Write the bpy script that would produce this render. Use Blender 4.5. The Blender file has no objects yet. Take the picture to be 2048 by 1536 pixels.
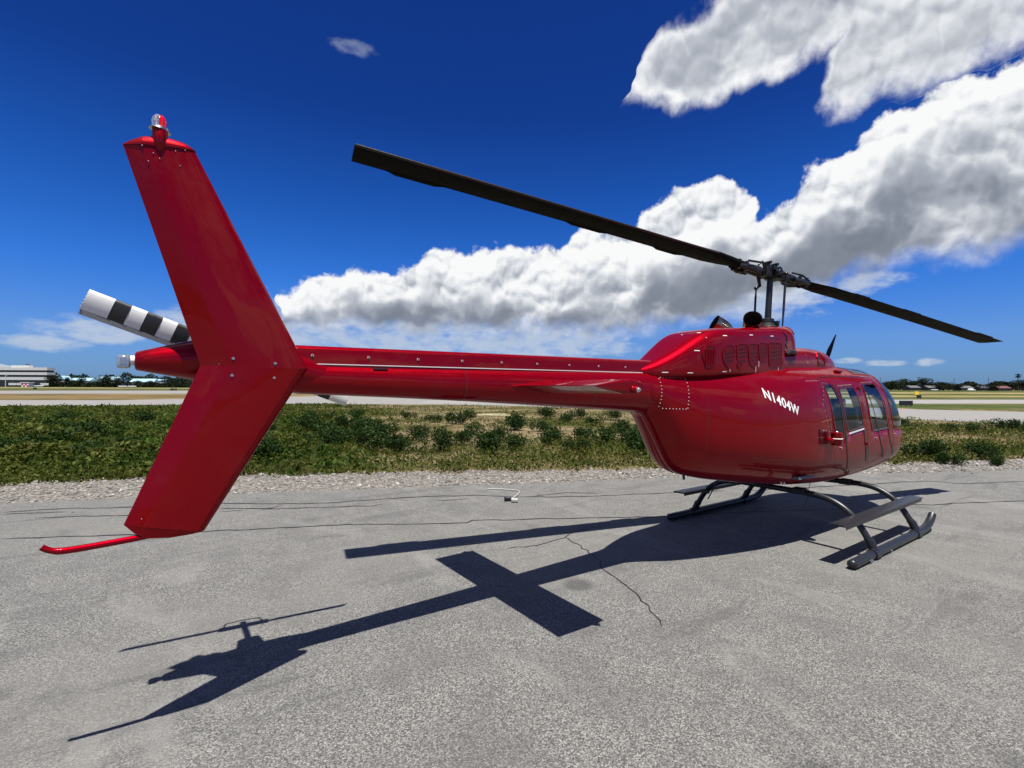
import bpy, math, random, bisect
import numpy as np
from mathutils import Vector, Matrix
from mathutils.geometry import delaunay_2d_cdt

scene = bpy.context.scene
COL = scene.collection
PI = math.pi
rad = math.radians

# ------------------------------------------------------------------ camera
CAM = Vector((-6.353, -3.217, 1.804)); YAW = rad(35.393); PITCH = rad(0.27); ROLL = rad(0.271)
FW = Vector((math.sin(YAW), math.cos(YAW), 0)); RT = Vector((math.cos(YAW), -math.sin(YAW), 0)); UP = Vector((0, 0, 1))
fw2 = FW * math.cos(PITCH) + UP * math.sin(PITCH); up2 = -FW * math.sin(PITCH) + UP * math.cos(PITCH)
rt3 = RT * math.cos(ROLL) + up2 * math.sin(ROLL); up3 = -RT * math.sin(ROLL) + up2 * math.cos(ROLL)
cd = bpy.data.cameras.new('camera'); cam = bpy.data.objects.new('camera', cd); COL.objects.link(cam)
M = Matrix((rt3, up3, -fw2)).transposed().to_4x4(); M.translation = CAM
cam.matrix_world = M
cd.sensor_width = 36; cd.lens = 992.15 / 2048 * 36; cd.clip_start = 0.05; cd.clip_end = 12000
scene.camera = cam
def site(r, a, z=0.0):
    """ground point r metres to the right of and a metres ahead of where the photographer stands"""
    return Vector((CAM.x, CAM.y, 0)) + RT * r + FW * a + Vector((0, 0, z))

# ------------------------------------------------------------------ sun, exposure
TO_SUN = Vector((-0.0687, -0.2678, 1)).normalized()
sl = bpy.data.lights.new('sun', 'SUN'); sl.energy = 5.0; sl.angle = rad(0.5); sl.color = (1, 0.955, 0.885)
so = bpy.data.objects.new('sun', sl); COL.objects.link(so); so.location = TO_SUN * 60
so.rotation_euler = (-TO_SUN).to_track_quat('-Z', 'Y').to_euler()
scene.view_settings.view_transform = 'Standard'; scene.view_settings.look = 'None'
scene.view_settings.exposure = 0.95; scene.view_settings.gamma = 1.0

# ------------------------------------------------------------------ sky with cumulus
TOP1 = [(-45.0, 0.5), (-26.2, 0.5), (-25.6, 9.3), (-24.6, 10.2), (-23.1, 10.8), (-21.2, 11.5), (-18.6, 12.5), (-14.4, 12.1), (-11.6, 12.6), (-9.4, 15.2), (-5.4, 15.9), (-2.8, 14.5), (0.9, 15.3), (3.2, 14.5), (7.2, 16.9), (11.2, 16.3), (13.9, 18.0), (17.7, 19.9), (22.8, 21.4), (25.4, 19.4), (26.8, 15.9), (27.9, 16.5), (30.1, 19.5), (34.3, 21.0), (36.6, 23.5), (39.4, 25.3), (41.4, 25.2), (45.9, 24.4), (51.0, 22.5), (57.8, 14.2), (62.1, 1.9)]
BASE1 = [(-45.0, 14.0), (-26.2, 14.0), (-25.6, 6.1), (-23.1, 6.3), (-12.7, 6.6), (-1.4, 6.3), (10.1, 6.2), (18.2, 6.8), (25.6, 8.5), (32.3, 10.1), (38.0, 11.2), (43.0, 11.5), (45.9, 11.7), (51.0, 9.8), (57.8, 4.7), (62.1, 2.2)]
TOP2 = [(-20, 2.0), (9.6, 2.0), (10.2, 31.0), (11.0, 33.9), (12.6, 35.0), (15.3, 36.2), (17.9, 38.1), (26.9, 37.5), (41.0, 32.1), (53.2, 25.5), (63.0, 16.4)]
BASE2 = [(-20, 50.0), (9.6, 50.0), (10.2, 29.8), (14.1, 29.1), (17.4, 28.1), (22.0, 28.0), (24.0, 28.7), (25.8, 29.3), (28.2, 29.8), (30.6, 29.9), (31.3, 28.5), (32.4, 25.6), (34.4, 24.5), (36.4, 25.1), (38.3, 25.6), (41.2, 24.9), (42.5, 25.5), (44.1, 26.0), (46.8, 25.7), (54.4, 23.8), (63.0, 16.6)]
THIN = [(-22.0, 5.4, 11.0, 3.2), (-10.6, 5.4, 13.0, 3.0), (-0.8, 5.0, 11.0, 2.4), (6.0, 5.0, 7.0, 1.9), (-39.4, 4.8, 3.8, 1.1), (-34.8, 5.9, 2.3, 0.9), (-43.3, 3.4, 2.8, 0.6), (-18.1, 33.0, 1.9, 0.6), (33.9, 2.6, 1.0, 0.3), (37.1, 2.3, 1.4, 0.3), (40.1, 2.3, 1.0, 0.3), (35.8, 9.8, 2.3, 1.1), (25.6, 8.9, 6.6, 2.0)]

class NT:
    """small helper round a node tree"""
    def __init__(s, tree): s.t = tree; s.L = tree.links
    def n(s, typ, **kw):
        nd = s.t.nodes.new(typ)
        for k, v in kw.items(): setattr(nd, k, v)
        return nd
    def put(s, sock, v):
        if isinstance(v, bpy.types.NodeSocket): s.L.new(v, sock)
        else: sock.default_value = v
    def m(s, op, a, b=None, c=None, clamp=False):
        nd = s.n('ShaderNodeMath', operation=op, use_clamp=clamp)
        for i, v in enumerate((a, b, c)):
            if v is not None: s.put(nd.inputs[i], v)
        return nd.outputs[0]
    def v(s, op, a, b=None, scale=None):
        nd = s.n('ShaderNodeVectorMath', operation=op)
        s.put(nd.inputs[0], a)
        if b is not None: s.put(nd.inputs[1], b)
        if scale is not None: s.put(nd.inputs['Scale'], scale)
        return nd.outputs['Value'] if op in ('DOT_PRODUCT', 'LENGTH', 'DISTANCE') else nd.outputs[0]
    def noise(s, vec, scale, detail=4, rough=0.5, dist=0.0, out='Fac', dim='3D'):
        nd = s.n('ShaderNodeTexNoise', noise_dimensions=dim); s.put(nd.inputs['Vector'], vec)
        for k, v in (('Scale', scale), ('Detail', detail), ('Roughness', rough), ('Distortion', dist)): s.put(nd.inputs[k], v)
        return nd.outputs[out]
    def voro(s, vec, scale, feature='F1', out='Distance', smooth=None, rand=1.0, dim='3D'):
        nd = s.n('ShaderNodeTexVoronoi', feature=feature, voronoi_dimensions=dim); s.put(nd.inputs['Vector'], vec); s.put(nd.inputs['Scale'], scale)
        if smooth is not None: nd.inputs['Smoothness'].default_value = smooth
        nd.inputs['Randomness'].default_value = rand
        return nd.outputs[out]
    def ss(s, x, a, b, lo=0.0, hi=1.0):
        nd = s.n('ShaderNodeMapRange', interpolation_type='SMOOTHSTEP')
        for k, v in ((0, x), (1, a), (2, b), (3, lo), (4, hi)): s.put(nd.inputs[k], v)
        return nd.outputs[0]
    def mix(s, f, a, b, blend='MIX'):
        nd = s.n('ShaderNodeMix', data_type='RGBA', blend_type=blend)
        s.put(nd.inputs[0], f)
        for i, v in ((6, a), (7, b)):
            if not isinstance(v, bpy.types.NodeSocket) and len(v) == 3: v = (*v, 1)
            s.put(nd.inputs[i], v)
        return nd.outputs[2]
    def ramp(s, f, stops):
        nd = s.n('ShaderNodeValToRGB'); s.put(nd.inputs[0], f); cr = nd.color_ramp
        while len(cr.elements) < len(stops): cr.elements.new(0.5)
        for e, (p, c) in zip(cr.elements, stops): e.position = p; e.color = (*c, 1) if len(c) == 3 else c
        return nd.outputs[0]

def make_world():
    w = bpy.data.worlds.new('World'); scene.world = w; w.use_nodes = True
    t = w.node_tree; t.nodes.clear(); N = NT(t)
    sky = N.n('ShaderNodeTexSky', sky_type='NISHITA'); sky.sun_disc = False
    sky.sun_elevation = math.asin(TO_SUN.z); sky.sun_rotation = math.atan2(TO_SUN.x, TO_SUN.y)
    sky.air_density = 1.0; sky.dust_density = 0.3; sky.ozone_density = 3.0; sky.altitude = 10
    d = N.n('ShaderNodeTexCoord').outputs['Generated']
    f = N.v('DOT_PRODUCT', d, tuple(FW)); r = N.v('DOT_PRODUCT', d, tuple(RT)); z = N.v('DOT_PRODUCT', d, (0, 0, 1))
    az = N.m('MULTIPLY', N.m('ARCTAN2', r, f), 180 / PI); el = N.m('MULTIPLY', N.m('ARCSINE', z), 180 / PI)
    tint = N.ramp(N.m('DIVIDE', el, 60.0, clamp=True), SKY_RAMP)
    base = N.mix(1.0, sky.outputs[0], tint, 'MULTIPLY')
    wn = N.noise(d, 17, 2, 0.5, out='Color')
    warp = N.v('MULTIPLY', N.v('SUBTRACT', wn, (0.5, 0.5, 0.5)), (4.2, 3.4, 0))
    cx = N.n('ShaderNodeCombineXYZ'); N.put(cx.inputs[0], az); N.put(cx.inputs[1], el)
    sp = N.n('ShaderNodeSeparateXYZ'); N.put(sp.inputs[0], N.v('ADD', cx.outputs[0], warp)); waz, wel = sp.outputs[0], sp.outputs[1]
    tt = N.m('DIVIDE', N.m('ADD', waz, 64.0), 128.0, clamp=True)
    t2 = N.m('DIVIDE', N.m('ADD', N.m('SUBTRACT', waz, N.m('MULTIPLY', N.m('SUBTRACT', wel, 27.0), 0.7)), 64.0), 128.0, clamp=True)   # the upper bank leans to the right
    def curve(tt, *lists):
        nd = N.n('ShaderNodeRGBCurve'); mp = nd.mapping
        for c, lst in zip(mp.curves, lists):
            pts = [((a + 64) / 128, e / 60) for a, e in lst]; pts = [(0.0, pts[0][1])] + pts + [(1.0, pts[-1][1])]
            while len(c.points) < len(pts): c.points.new(0.5, 0.5)
            for q, (x, y) in zip(c.points, pts): q.location = (x, y); q.handle_type = 'VECTOR'
        mp.update()
        cc = N.n('ShaderNodeCombineColor')
        for i in range(3): N.put(cc.inputs[i], tt)
        N.put(nd.inputs[1], cc.outputs[0]); sc = N.n('ShaderNodeSeparateColor'); N.put(sc.inputs[0], nd.outputs[0])
        return [N.m('MULTIPLY', sc.outputs[i], 60.0) for i in range(2)]
    top1, base1 = curve(tt, TOP1, BASE1); top2, base2 = curve(t2, TOP2, BASE2)
    def layer(top, bas):
        up = N.m('SUBTRACT', top, wel); dn = N.m('SUBTRACT', wel, bas)
        return N.m('DIVIDE', N.m('SMOOTH_MIN', up, N.m('MULTIPLY', dn, 1.6), 1.0), 4.0), N.m('DIVIDE', dn, N.m('MAXIMUM', N.m('SUBTRACT', top, bas), 1.0))
    c1, h1 = layer(top1, base1); c2, h2 = layer(top2, base2)
    cum = N.m('MINIMUM', N.m('MAXIMUM', c1, N.m('SUBTRACT', c2, 0.10)), 1.0)
    # outside the picture the same kind of sky goes on
    gen = N.m('MULTIPLY', N.m('SUBTRACT', N.noise(N.v('MULTIPLY', d, (1, 1, 1.8)), 2.6, 2, 0.5), 0.62), 3.2)
    inside = N.m('MULTIPLY', N.ss(N.m('ABSOLUTE', az), 50.0, 60.0, 1.0, 0.0), N.ss(el, 38.0, 47.0, 1.0, 0.0))
    mm = N.n('ShaderNodeMix', data_type='FLOAT'); N.put(mm.inputs[0], inside); N.put(mm.inputs[2], gen); N.put(mm.inputs[3], cum)
    cov = N.m('MAXIMUM', mm.outputs[0], -1.0)
    # billows
    flat = N.v('MULTIPLY', cx.outputs[0], (PI / 180, PI / 180, 0))
    dv = N.v('ADD', flat, N.v('MULTIPLY', N.v('SUBTRACT', wn, (0.5, 0.5, 0.5)), (0.028, 0.028, 0)))
    def puff(vec):
        b = None
        for sc, k in ((10, -0.60), (21, -0.42), (48, -0.16)):
            v = N.voro(vec, sc, 'F1', dim='2D'); q = N.m('MULTIPLY', N.m('MULTIPLY', v, v), k); b = q if b is None else N.m('ADD', b, q)
        return N.m('ADD', b, N.m('MULTIPLY', N.m('SUBTRACT', N.noise(vec, 8, 6, 0.55, dim='2D'), 0.5), 1.1))
    a0 = puff(dv); b1 = puff(N.v('ADD', dv, (-0.003, 0.011, 0)))
    b0 = N.m('ADD', a0, 0.40)
    dens = N.m('ADD', N.m('ADD', cov, 0.14), N.m('ADD', N.m('MULTIPLY', b0, 0.62), N.m('MULTIPLY', N.m('SUBTRACT', N.noise(flat, 70, 4, 0.65, dim='2D'), 0.5), 0.38)))
    # crisp tops, ragged soft undersides
    pick = N.m('GREATER_THAN', c1, c2)
    soft = N.m('ADD', N.ss(h1, 0.05, 0.5, 0.80, 0.16), N.m('MULTIPLY', N.m('SUBTRACT', 1.0, pick), 0.42))
    alpha = N.ss(dens, N.m('SUBTRACT', 0.12, N.m('MULTIPLY', soft, 0.5)), N.m('ADD', 0.12, soft))
    thin = None
    for a, e, ra, re in THIN:
        q = N.m('SUBTRACT', 1.0, N.v('LENGTH', N.v('MULTIPLY', N.v('SUBTRACT', cx.outputs[0], (a, e, 0)), (1 / ra, 1 / re, 0))))
        thin = q if thin is None else N.m('MAXIMUM', thin, q)
    thin = N.m('MINIMUM', thin, 0.34)
    wisp = N.m('ADD', thin, N.m('MULTIPLY', N.m('SUBTRACT', N.noise(N.v('MULTIPLY', d, (1, 1, 2.2)), 22, 5, 0.6), 0.5), 2.2))
    alpha2 = N.m('MULTIPLY', N.ss(wisp, -0.30, 0.55), N.ss(el, 12.0, 28.0, 0.80, 0.30))
    relief = N.m('MULTIPLY', N.m('SUBTRACT', a0, b1), 1.5)
    # grey flat bases: darkest a little above the lower rim of each bank
    dk1 = N.m('MULTIPLY', N.ss(h1, -0.05, 0.18, 0.45, 1.0), N.ss(N.m('SUBTRACT', N.m('ADD', h1, N.m('MULTIPLY', N.m('SUBTRACT', b0, 0.1), -0.40)), N.ss(az, 20.0, 34.0, 0.0, 0.14)), 0.12, 0.66, 1.0, 0.0))
    dk2 = N.m('MULTIPLY', N.ss(c2, 0.15, 0.9), 0.50)
    mk = N.n('ShaderNodeMix', data_type='FLOAT'); N.put(mk.inputs[0], pick); N.put(mk.inputs[2], dk2); N.put(mk.inputs[3], dk1)
    dk = N.m('MULTIPLY', mk.outputs[0], N.ss(N.noise(dv, 7, 4, 0.6, dim='2D'), 0.34, 0.60, 0.55, 1.0))
    light = N.m('SUBTRACT', 0.95, N.m('MULTIPLY', dk, 0.70))
    light = N.m('ADD', light, N.m('MULTIPLY', N.m('MULTIPLY', relief, N.m('ADD', 0.55, N.m('MULTIPLY', pick, 0.45))), N.m('SUBTRACT', 1.0, N.m('MULTIPLY', dk, 0.75))), clamp=True)
    g = 10.0
    ccol = N.ramp(light, [(0.0, (0.13, 0.15, 0.19)), (0.35, (0.25, 0.28, 0.34)), (0.62, (0.46, 0.49, 0.55)), (0.82, (0.74, 0.77, 0.81)), (1.0, (0.95, 0.955, 0.96))])
    ccol = N.mix(1.0, ccol, (g, g, g), 'MULTIPLY')
    ccol = N.mix(N.ss(el, 0.0, 9.0, 0.45, 0.0), ccol, base)
    col = N.mix(alpha2, base, (0.52 * g, 0.60 * g, 0.72 * g))
    col = N.mix(alpha, col, ccol)
    bg = N.n('ShaderNodeBackground'); N.put(bg.inputs[0], col); bg.inputs[1].default_value = 0.0518
    o = N.n('ShaderNodeOutputWorld'); N.L.new(bg.outputs[0], o.inputs[0])
    w.cycles.sampling_method = 'MANUAL'; w.cycles.sample_map_resolution = 512
SKY_RAMP = [(0.0, (0.25, 0.47, 1.03)), (0.083, (0.33, 0.58, 1.14)), (0.182, (0.166, 0.538, 1.27)), (0.308, (0.094, 0.404, 1.07)), (0.467, (0.062, 0.243, 0.77)), (1.0, (0.045, 0.19, 0.65))]
make_world()

# ------------------------------------------------------------------ materials
MAT = {}
def new_mat(name):
    m = bpy.data.materials.new(name); m.use_nodes = True; t = m.node_tree
    bs = t.nodes['Principled BSDF']; MAT[name] = m
    return m, NT(t), bs
def plain(name, col, rough=0.5, metal=0.0, coat=0.0, spec=0.5, var=0.12, scale=25.0, bump=0.0):
    m, N, b = new_mat(name)
    tc = N.n('ShaderNodeTexCoord').outputs['Object']
    nz = N.noise(tc, scale, 4, 0.6)
    lo = tuple(c * (1 - var) for c in col); hi = tuple(min(1, c * (1 + var)) for c in col)
    N.put(b.inputs['Base Color'], N.mix(nz, lo, hi))
    N.put(b.inputs['Roughness'], N.ss(nz, 0.2, 0.8, max(0.02, rough * 0.85), min(1, rough * 1.15)))
    b.inputs['Metallic'].default_value = metal; b.inputs['Coat Weight'].default_value = coat; b.inputs['Specular IOR Level'].default_value = spec
    if bump:
        bp = N.n('ShaderNodeBump'); bp.inputs['Strength'].default_value = bump; bp.inputs['Distance'].default_value = 0.005
        N.put(bp.inputs['Height'], N.noise(tc, scale * 3, 4, 0.6)); N.L.new(bp.outputs[0], b.inputs['Normal'])
    return m
def paint(name, col, oil=0.35):
    """glossy aircraft enamel over sheet metal: clear coat, faint oil-canning and dust"""
    m, N, b = new_mat(name)
    tc = N.n('ShaderNodeTexCoord').outputs['Object']
    n1 = N.noise(tc, 3.0, 3, 0.5); n2 = N.noise(tc, 45, 4, 0.6)
    n3 = N.noise(tc, 1.7, 6, 0.7)
    cc = N.mix(N.m('MULTIPLY', n2, 0.3), col, tuple(c * 0.8 for c in col))
    N.put(b.inputs['Base Color'], N.mix(N.ss(n3, 0.52, 0.78, 0.0, 0.10), cc, (0.16, 0.12, 0.09)))   # a film of dust
    b.inputs['Metallic'].default_value = 0.55; b.inputs['Specular IOR Level'].default_value = 0.0
    N.put(b.inputs['Roughness'], N.ss(n2, 0.3, 0.8, 0.36, 0.46))
    b.inputs['Coat Weight'].default_value = 0.5; b.inputs['Coat IOR'].default_value = 1.40
    N.put(b.inputs['Coat Roughness'], N.ss(n2, 0.4, 0.85, 0.01, 0.04))
    bp = N.n('ShaderNodeBump'); bp.inputs['Strength'].default_value = oil; bp.inputs['Distance'].default_value = 0.012
    N.put(bp.inputs['Height'], N.noise(tc, 3.2, 2, 0.45)); N.L.new(bp.outputs[0], b.inputs['Normal']); N.L.new(bp.outputs[0], b.inputs['Coat Normal'])
    return m
paint('red_paint', (0.215, 0.0003, 0.0045))
plain('dark_screen', (0.05, 0.0, 0.003), 0.3, coat=0.5, scale=120)
plain('black_metal', (0.007, 0.007, 0.008), 0.45, spec=0.4)
plain('blade_black', (0.0035, 0.0035, 0.0035), 0.6, spec=0.06, var=0.25, scale=9)
plain('gear_grey', (0.020, 0.021, 0.024), 0.36, metal=0.35, var=0.25, scale=30, bump=0.1)
plain('rubber_black', (0.012, 0.012, 0.013), 0.8)
plain('steel', (0.5, 0.5, 0.5), 0.3, metal=1.0)
plain('hub_metal', (0.03, 0.031, 0.033), 0.35, metal=0.6, var=0.5, scale=60)
plain('white_paint', (0.66, 0.66, 0.64), 0.35, coat=0.4, var=0.05)
plain('off_white', (0.42, 0.42, 0.40), 0.5, var=0.1)
plain('stripe_black', (0.012, 0.012, 0.013), 0.4)
plain('trailing_grey', (0.16, 0.16, 0.17), 0.5)
plain('soot_and_dark', (0.006, 0.006, 0.006), 0.9)  # exhaust soot, and the painted-in dark of the air intakes
plain('exhaust_steel', (0.32, 0.27, 0.2), 0.25, metal=1.0, var=0.4, scale=20)
plain('seat_fabric', (0.18, 0.25, 0.36), 0.9, var=0.2)
plain('cabin_grey', (0.4, 0.46, 0.52), 0.85)
plain('cabin_carpet', (0.10, 0.11, 0.13), 1.0)
plain('red_lens', (0.55, 0.004, 0.004), 0.12, coat=1.0)
plain('vent_red', (0.085, 0.0, 0.003), 0.5, spec=0.2, scale=90)
plain('clear_lens', (0.5, 0.52, 0.54), 0.06, metal=0.75, var=0.4, scale=60)
def make_glass():
    m, N, b = new_mat('window_glass'); t = m.node_tree
    t.nodes.remove(b)
    tr = N.n('ShaderNodeBsdfTransparent'); tr.inputs[0].default_value = (0.86, 0.94, 0.96, 1)
    gl = N.n('ShaderNodeBsdfGlossy'); gl.inputs['Roughness'].default_value = 0.02
    fr = N.n('ShaderNodeFresnel'); fr.inputs[0].default_value = 1.33
    mx = N.n('ShaderNodeMixShader'); N.put(mx.inputs[0], N.m('MULTIPLY', fr.outputs[0], 1.0)); N.L.new(tr.outputs[0], mx.inputs[1]); N.L.new(gl.outputs[0], mx.inputs[2])
    N.L.new(mx.outputs[0], t.nodes['Material Output'].inputs[0])
make_glass()

# ------------------------------------------------------------------ mesh building
def frame(d):
    d = Vector(d).normalized(); u = d.orthogonal() if abs(d.z) > 0.999 else Vector((-d.y, d.x, 0)).normalized()
    return u, d.cross(u).normalized()
class MB:
    def __init__(s): s.V = []; s.F = []
    def add(s, V, F):
        o = len(s.V); s.V += [tuple(v) for v in V]; s.F += [tuple(i + o for i in f) for f in F]; return s
    def rings(s, R, cap=True):
        n = len(R[0]); F = []
        for k in range(len(R) - 1):
            for i in range(n):
                j = (i + 1) % n; F.append((k * n + i, k * n + j, (k + 1) * n + j, (k + 1) * n + i))
        if cap: F.append(tuple(range(n))[::-1]); F.append(tuple((len(R) - 1) * n + i for i in range(n)))
        return s.add([p for r in R for p in r], F)
    def tube(s, pts, rad_, n=12, cap=True, flat=1.0):
        pts = [Vector(p) for p in pts]; R = []
        if not hasattr(rad_, '__len__'): rad_ = [rad_] * len(pts)
        u0 = None
        for i, p in enumerate(pts):
            d = (pts[min(i + 1, len(pts) - 1)] - pts[max(i - 1, 0)]).normalized()
            if u0 is None: u, w = frame(d)
            else:
                u = (u0 - d * u0.dot(d)).normalized(); w = d.cross(u)
            u0 = u
            R.append([p + u * math.cos(2 * PI * k / n) * rad_[i] + w * math.sin(2 * PI * k / n) * rad_[i] * flat for k in range(n)])
        return s.rings(R, cap)
    def box(s, c, size, ax=None):
        c = Vector(c); X, Y, Z = ax or (Vector((1, 0, 0)), Vector((0, 1, 0)), Vector((0, 0, 1)))
        V = [c + Vector(X) * (sx * size[0] / 2) + Vector(Y) * (sy * size[1] / 2) + Vector(Z) * (sz * size[2] / 2) for sz in (-1, 1) for sy in (-1, 1) for sx in (-1, 1)]
        return s.add(V, [(0, 2, 3, 1), (4, 5, 7, 6), (0, 1, 5, 4), (2, 6, 7, 3), (0, 4, 6, 2), (1, 3, 7, 5)])
    def prism(s, poly, d):
        d = Vector(d); n = len(poly); P = [Vector(p) for p in poly]
        return s.add(P + [p + d for p in P], [tuple(range(n))[::-1], tuple(range(n, 2 * n))] + [(i, (i + 1) % n, n + (i + 1) % n, n + i) for i in range(n)])
    def dome(s, c, d, r, h, n=10, k=4):
        c = Vector(c); d = Vector(d).normalized(); u, w = frame(d); R = []
        for j in range(k + 1):
            a = j / k * PI / 2 * 0.98; R.append([c + d * (h * math.sin(a)) + (u * math.cos(2 * PI * i / n) + w * math.sin(2 * PI * i / n)) * r * math.cos(a) for i in range(n)])
        return s.rings(R)
    def build(s, name, mat, parent=None, ang=35, bevel=0.0, smooth=True):
        me = bpy.data.meshes.new(name); me.from_pydata(s.V, [], s.F); me.update()
        return link_mesh(name, me, mat, parent, ang, bevel, smooth)
def link_mesh(name, me, mat, parent=None, ang=35, bevel=0.0, smooth=True):
    if mat: me.materials.append(MAT[mat] if isinstance(mat, str) else mat)
    if smooth:
        me.shade_smooth()
        if ang < 180: me.set_sharp_from_angle(angle=rad(ang))
    o = bpy.data.objects.new(name, me); COL.objects.link(o)
    if parent: o.parent = parent
    if bevel:
        b = o.modifiers.new('bevel', 'BEVEL'); b.width = bevel; b.segments = 2; b.limit_method = 'ANGLE'; b.angle_limit = rad(40)
    return o
def thing(name, label, cat, loc=(0, 0, 0), rz=0.0, group=None):
    o = bpy.data.objects.new(name, None); COL.objects.link(o); o.location = loc; o.rotation_euler = (0, 0, rz)
    o.empty_display_size = 0.2
    return tag(o, label, cat, group)
def tag(o, label=None, cat=None, group=None, kind=None):
    for k, v in (('label', label), ('category', cat), ('group', group), ('kind', kind)):
        if v: o[k] = v
    return o
def np_mesh(name, V, F):
    """V (n,3), F (m,k) arrays"""
    me = bpy.data.meshes.new(name); n, (m, k) = len(V), F.shape
    me.vertices.add(n); me.vertices.foreach_set('co', np.ascontiguousarray(V, dtype=np.float32).ravel())
    me.loops.add(m * k); me.loops.foreach_set('vertex_index', np.ascontiguousarray(F, dtype=np.int32).ravel())
    me.polygons.add(m); me.polygons.foreach_set('loop_start', np.arange(0, m * k, k, dtype=np.int32))
    me.update(calc_edges=True); me.validate()
    return me

# ------------------------------------------------------------------ lofted hulls
def pchip(xs,ys):
    n=len(xs); h=[xs[i+1]-xs[i] for i in range(n-1)]; d=[(ys[i+1]-ys[i])/h[i] for i in range(n-1)]
    m=[0.0]*n; m[0]=d[0]; m[-1]=d[-1]
    for i in range(1,n-1):
        if d[i-1]*d[i]>0:
            w1=2*h[i]+h[i-1]; w2=h[i]+2*h[i-1]; m[i]=(w1+w2)/(w1/d[i-1]+w2/d[i])
    def f(x):
        i=min(max(bisect.bisect_right(xs,x)-1,0),n-2); t=(x-xs[i])/h[i]; t=min(max(t,0),1)
        return ((1+2*t)*(1-t)**2*ys[i]+t*(1-t)**2*h[i]*m[i]+t*t*(3-2*t)*ys[i+1]+t*t*(t-1)*h[i]*m[i+1])
    return f
class Skin:
    """A lofted hull: at each station x a super-ellipse; v runs bottom(-pi/2) > left(0) > top(pi/2) > right(pi) > bottom."""
    def __init__(s,rows):
        xs=[r[0] for r in rows]
        s.x0,s.x1=xs[0],xs[-1]
        s.w,s.zb,s.zm,s.zt,s.et,s.eb=[s.soft(pchip(xs,[r[k] for r in rows])) for k in range(1,7)]
    def soft(s,f):
        # average over a short run of stations so the hull has no creases
        c={}
        def g(x):
            k=round(x,5)
            if k not in c:
                h=max(0,min(.10,.6*(x-s.x0),.45*(s.x1-x))); c[k]=(f(x-h)+2*f(x-h/2)+3*f(x)+2*f(x+h/2)+f(x+h))/9
            return c[k]
        return g
    def P(s,x,v,off=0.0):
        c,n=math.cos(v),math.sin(v); e=s.et(x) if n>=0 else s.eb(x)
        y=s.w(x)*math.copysign(abs(c)**(2/e),c); a=abs(n)**(2/e)
        zm=s.zm(x); z=zm+(s.zt(x)-zm)*a if n>=0 else zm-(zm-s.zb(x))*a
        if off:
            N=s.N(x,v); return (x+N[0]*off,y+N[1]*off,z+N[2]*off)
        return (x,y,z)
    def N(s,x,v):
        dx=2e-3; dv=2e-3
        xa,xb=max(x-dx,s.x0),min(x+dx,s.x1)
        a=s.P(xa,v);b=s.P(xb,v);c=s.P(x,v-dv);d=s.P(x,v+dv)
        u=[b[i]-a[i] for i in range(3)]; w=[d[i]-c[i] for i in range(3)]
        n=[u[2]*w[1]-u[1]*w[2],u[0]*w[2]-u[2]*w[0],u[1]*w[0]-u[0]*w[1]]
        l=math.sqrt(sum(k*k for k in n)) or 1
        return [k/l for k in n]
    def v_at(s,x,z,right=True):
        zm=s.zm(x); 
        if z>=zm: e=s.et(x); k=min(1,(z-zm)/(s.zt(x)-zm)); a=math.asin(k**(e/2))
        else: e=s.eb(x); k=min(1,(zm-z)/(zm-s.zb(x))); a=-math.asin(k**(e/2))
        return math.pi-a if right else a
    def side(s,x,z,off=0.0,right=True): return s.P(x,s.v_at(x,z,right),off)
BODY=[]
for x,w,zb,zm,zt,et,eb in [
 (-2.62,.197,1.56,1.755,1.95,2.0,2.0),(-2.56,.205,1.55,1.75,1.955,2.05,2.05),(-2.45,.225,1.425,1.71,1.965,2.1,2.1),(-2.32,.262,1.235,1.64,1.975,2.2,2.2),(-2.19,.303,1.05,1.565,1.983,2.3,2.3),(-2.12,.327,.975,1.53,1.987,2.35,2.35),(-2.02,.358,.922,1.49,1.991,2.4,2.4),
 (-1.8,.42,.862,1.42,2.0,2.5,2.5),(-1.3,.545,.772,1.32,2.02,2.6,2.6),(-.8,.635,.70,1.26,2.045,2.8,2.8),(-.2,.69,.63,1.22,2.07,3.0,3.0),(.6,.70,.585,1.2,2.09,3.1,3.0),
 (1.2,.70,.59,1.18,2.10,3.1,2.9),(1.6,.70,.605,1.15,2.095,3.0,2.8),(1.9,.695,.625,1.12,2.07,2.9,2.7),(2.15,.679,.645,1.1,1.99,2.8,2.6),(2.4,.638,.69,1.08,1.80,2.6,2.5),(2.6,.549,.755,1.06,1.56,2.4,2.4),(2.75,.43,.83,1.05,1.34,2.2,2.3),(2.85,.29,.905,1.04,1.19,2.1,2.2),(2.9,.17,.965,1.035,1.11,2.0,2.0),(2.92,.02,1.02,1.03,1.04,2.0,2.0)]:
    BODY.append((x,w,zb,zm,zt,et,eb))
body=Skin(BODY)

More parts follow.
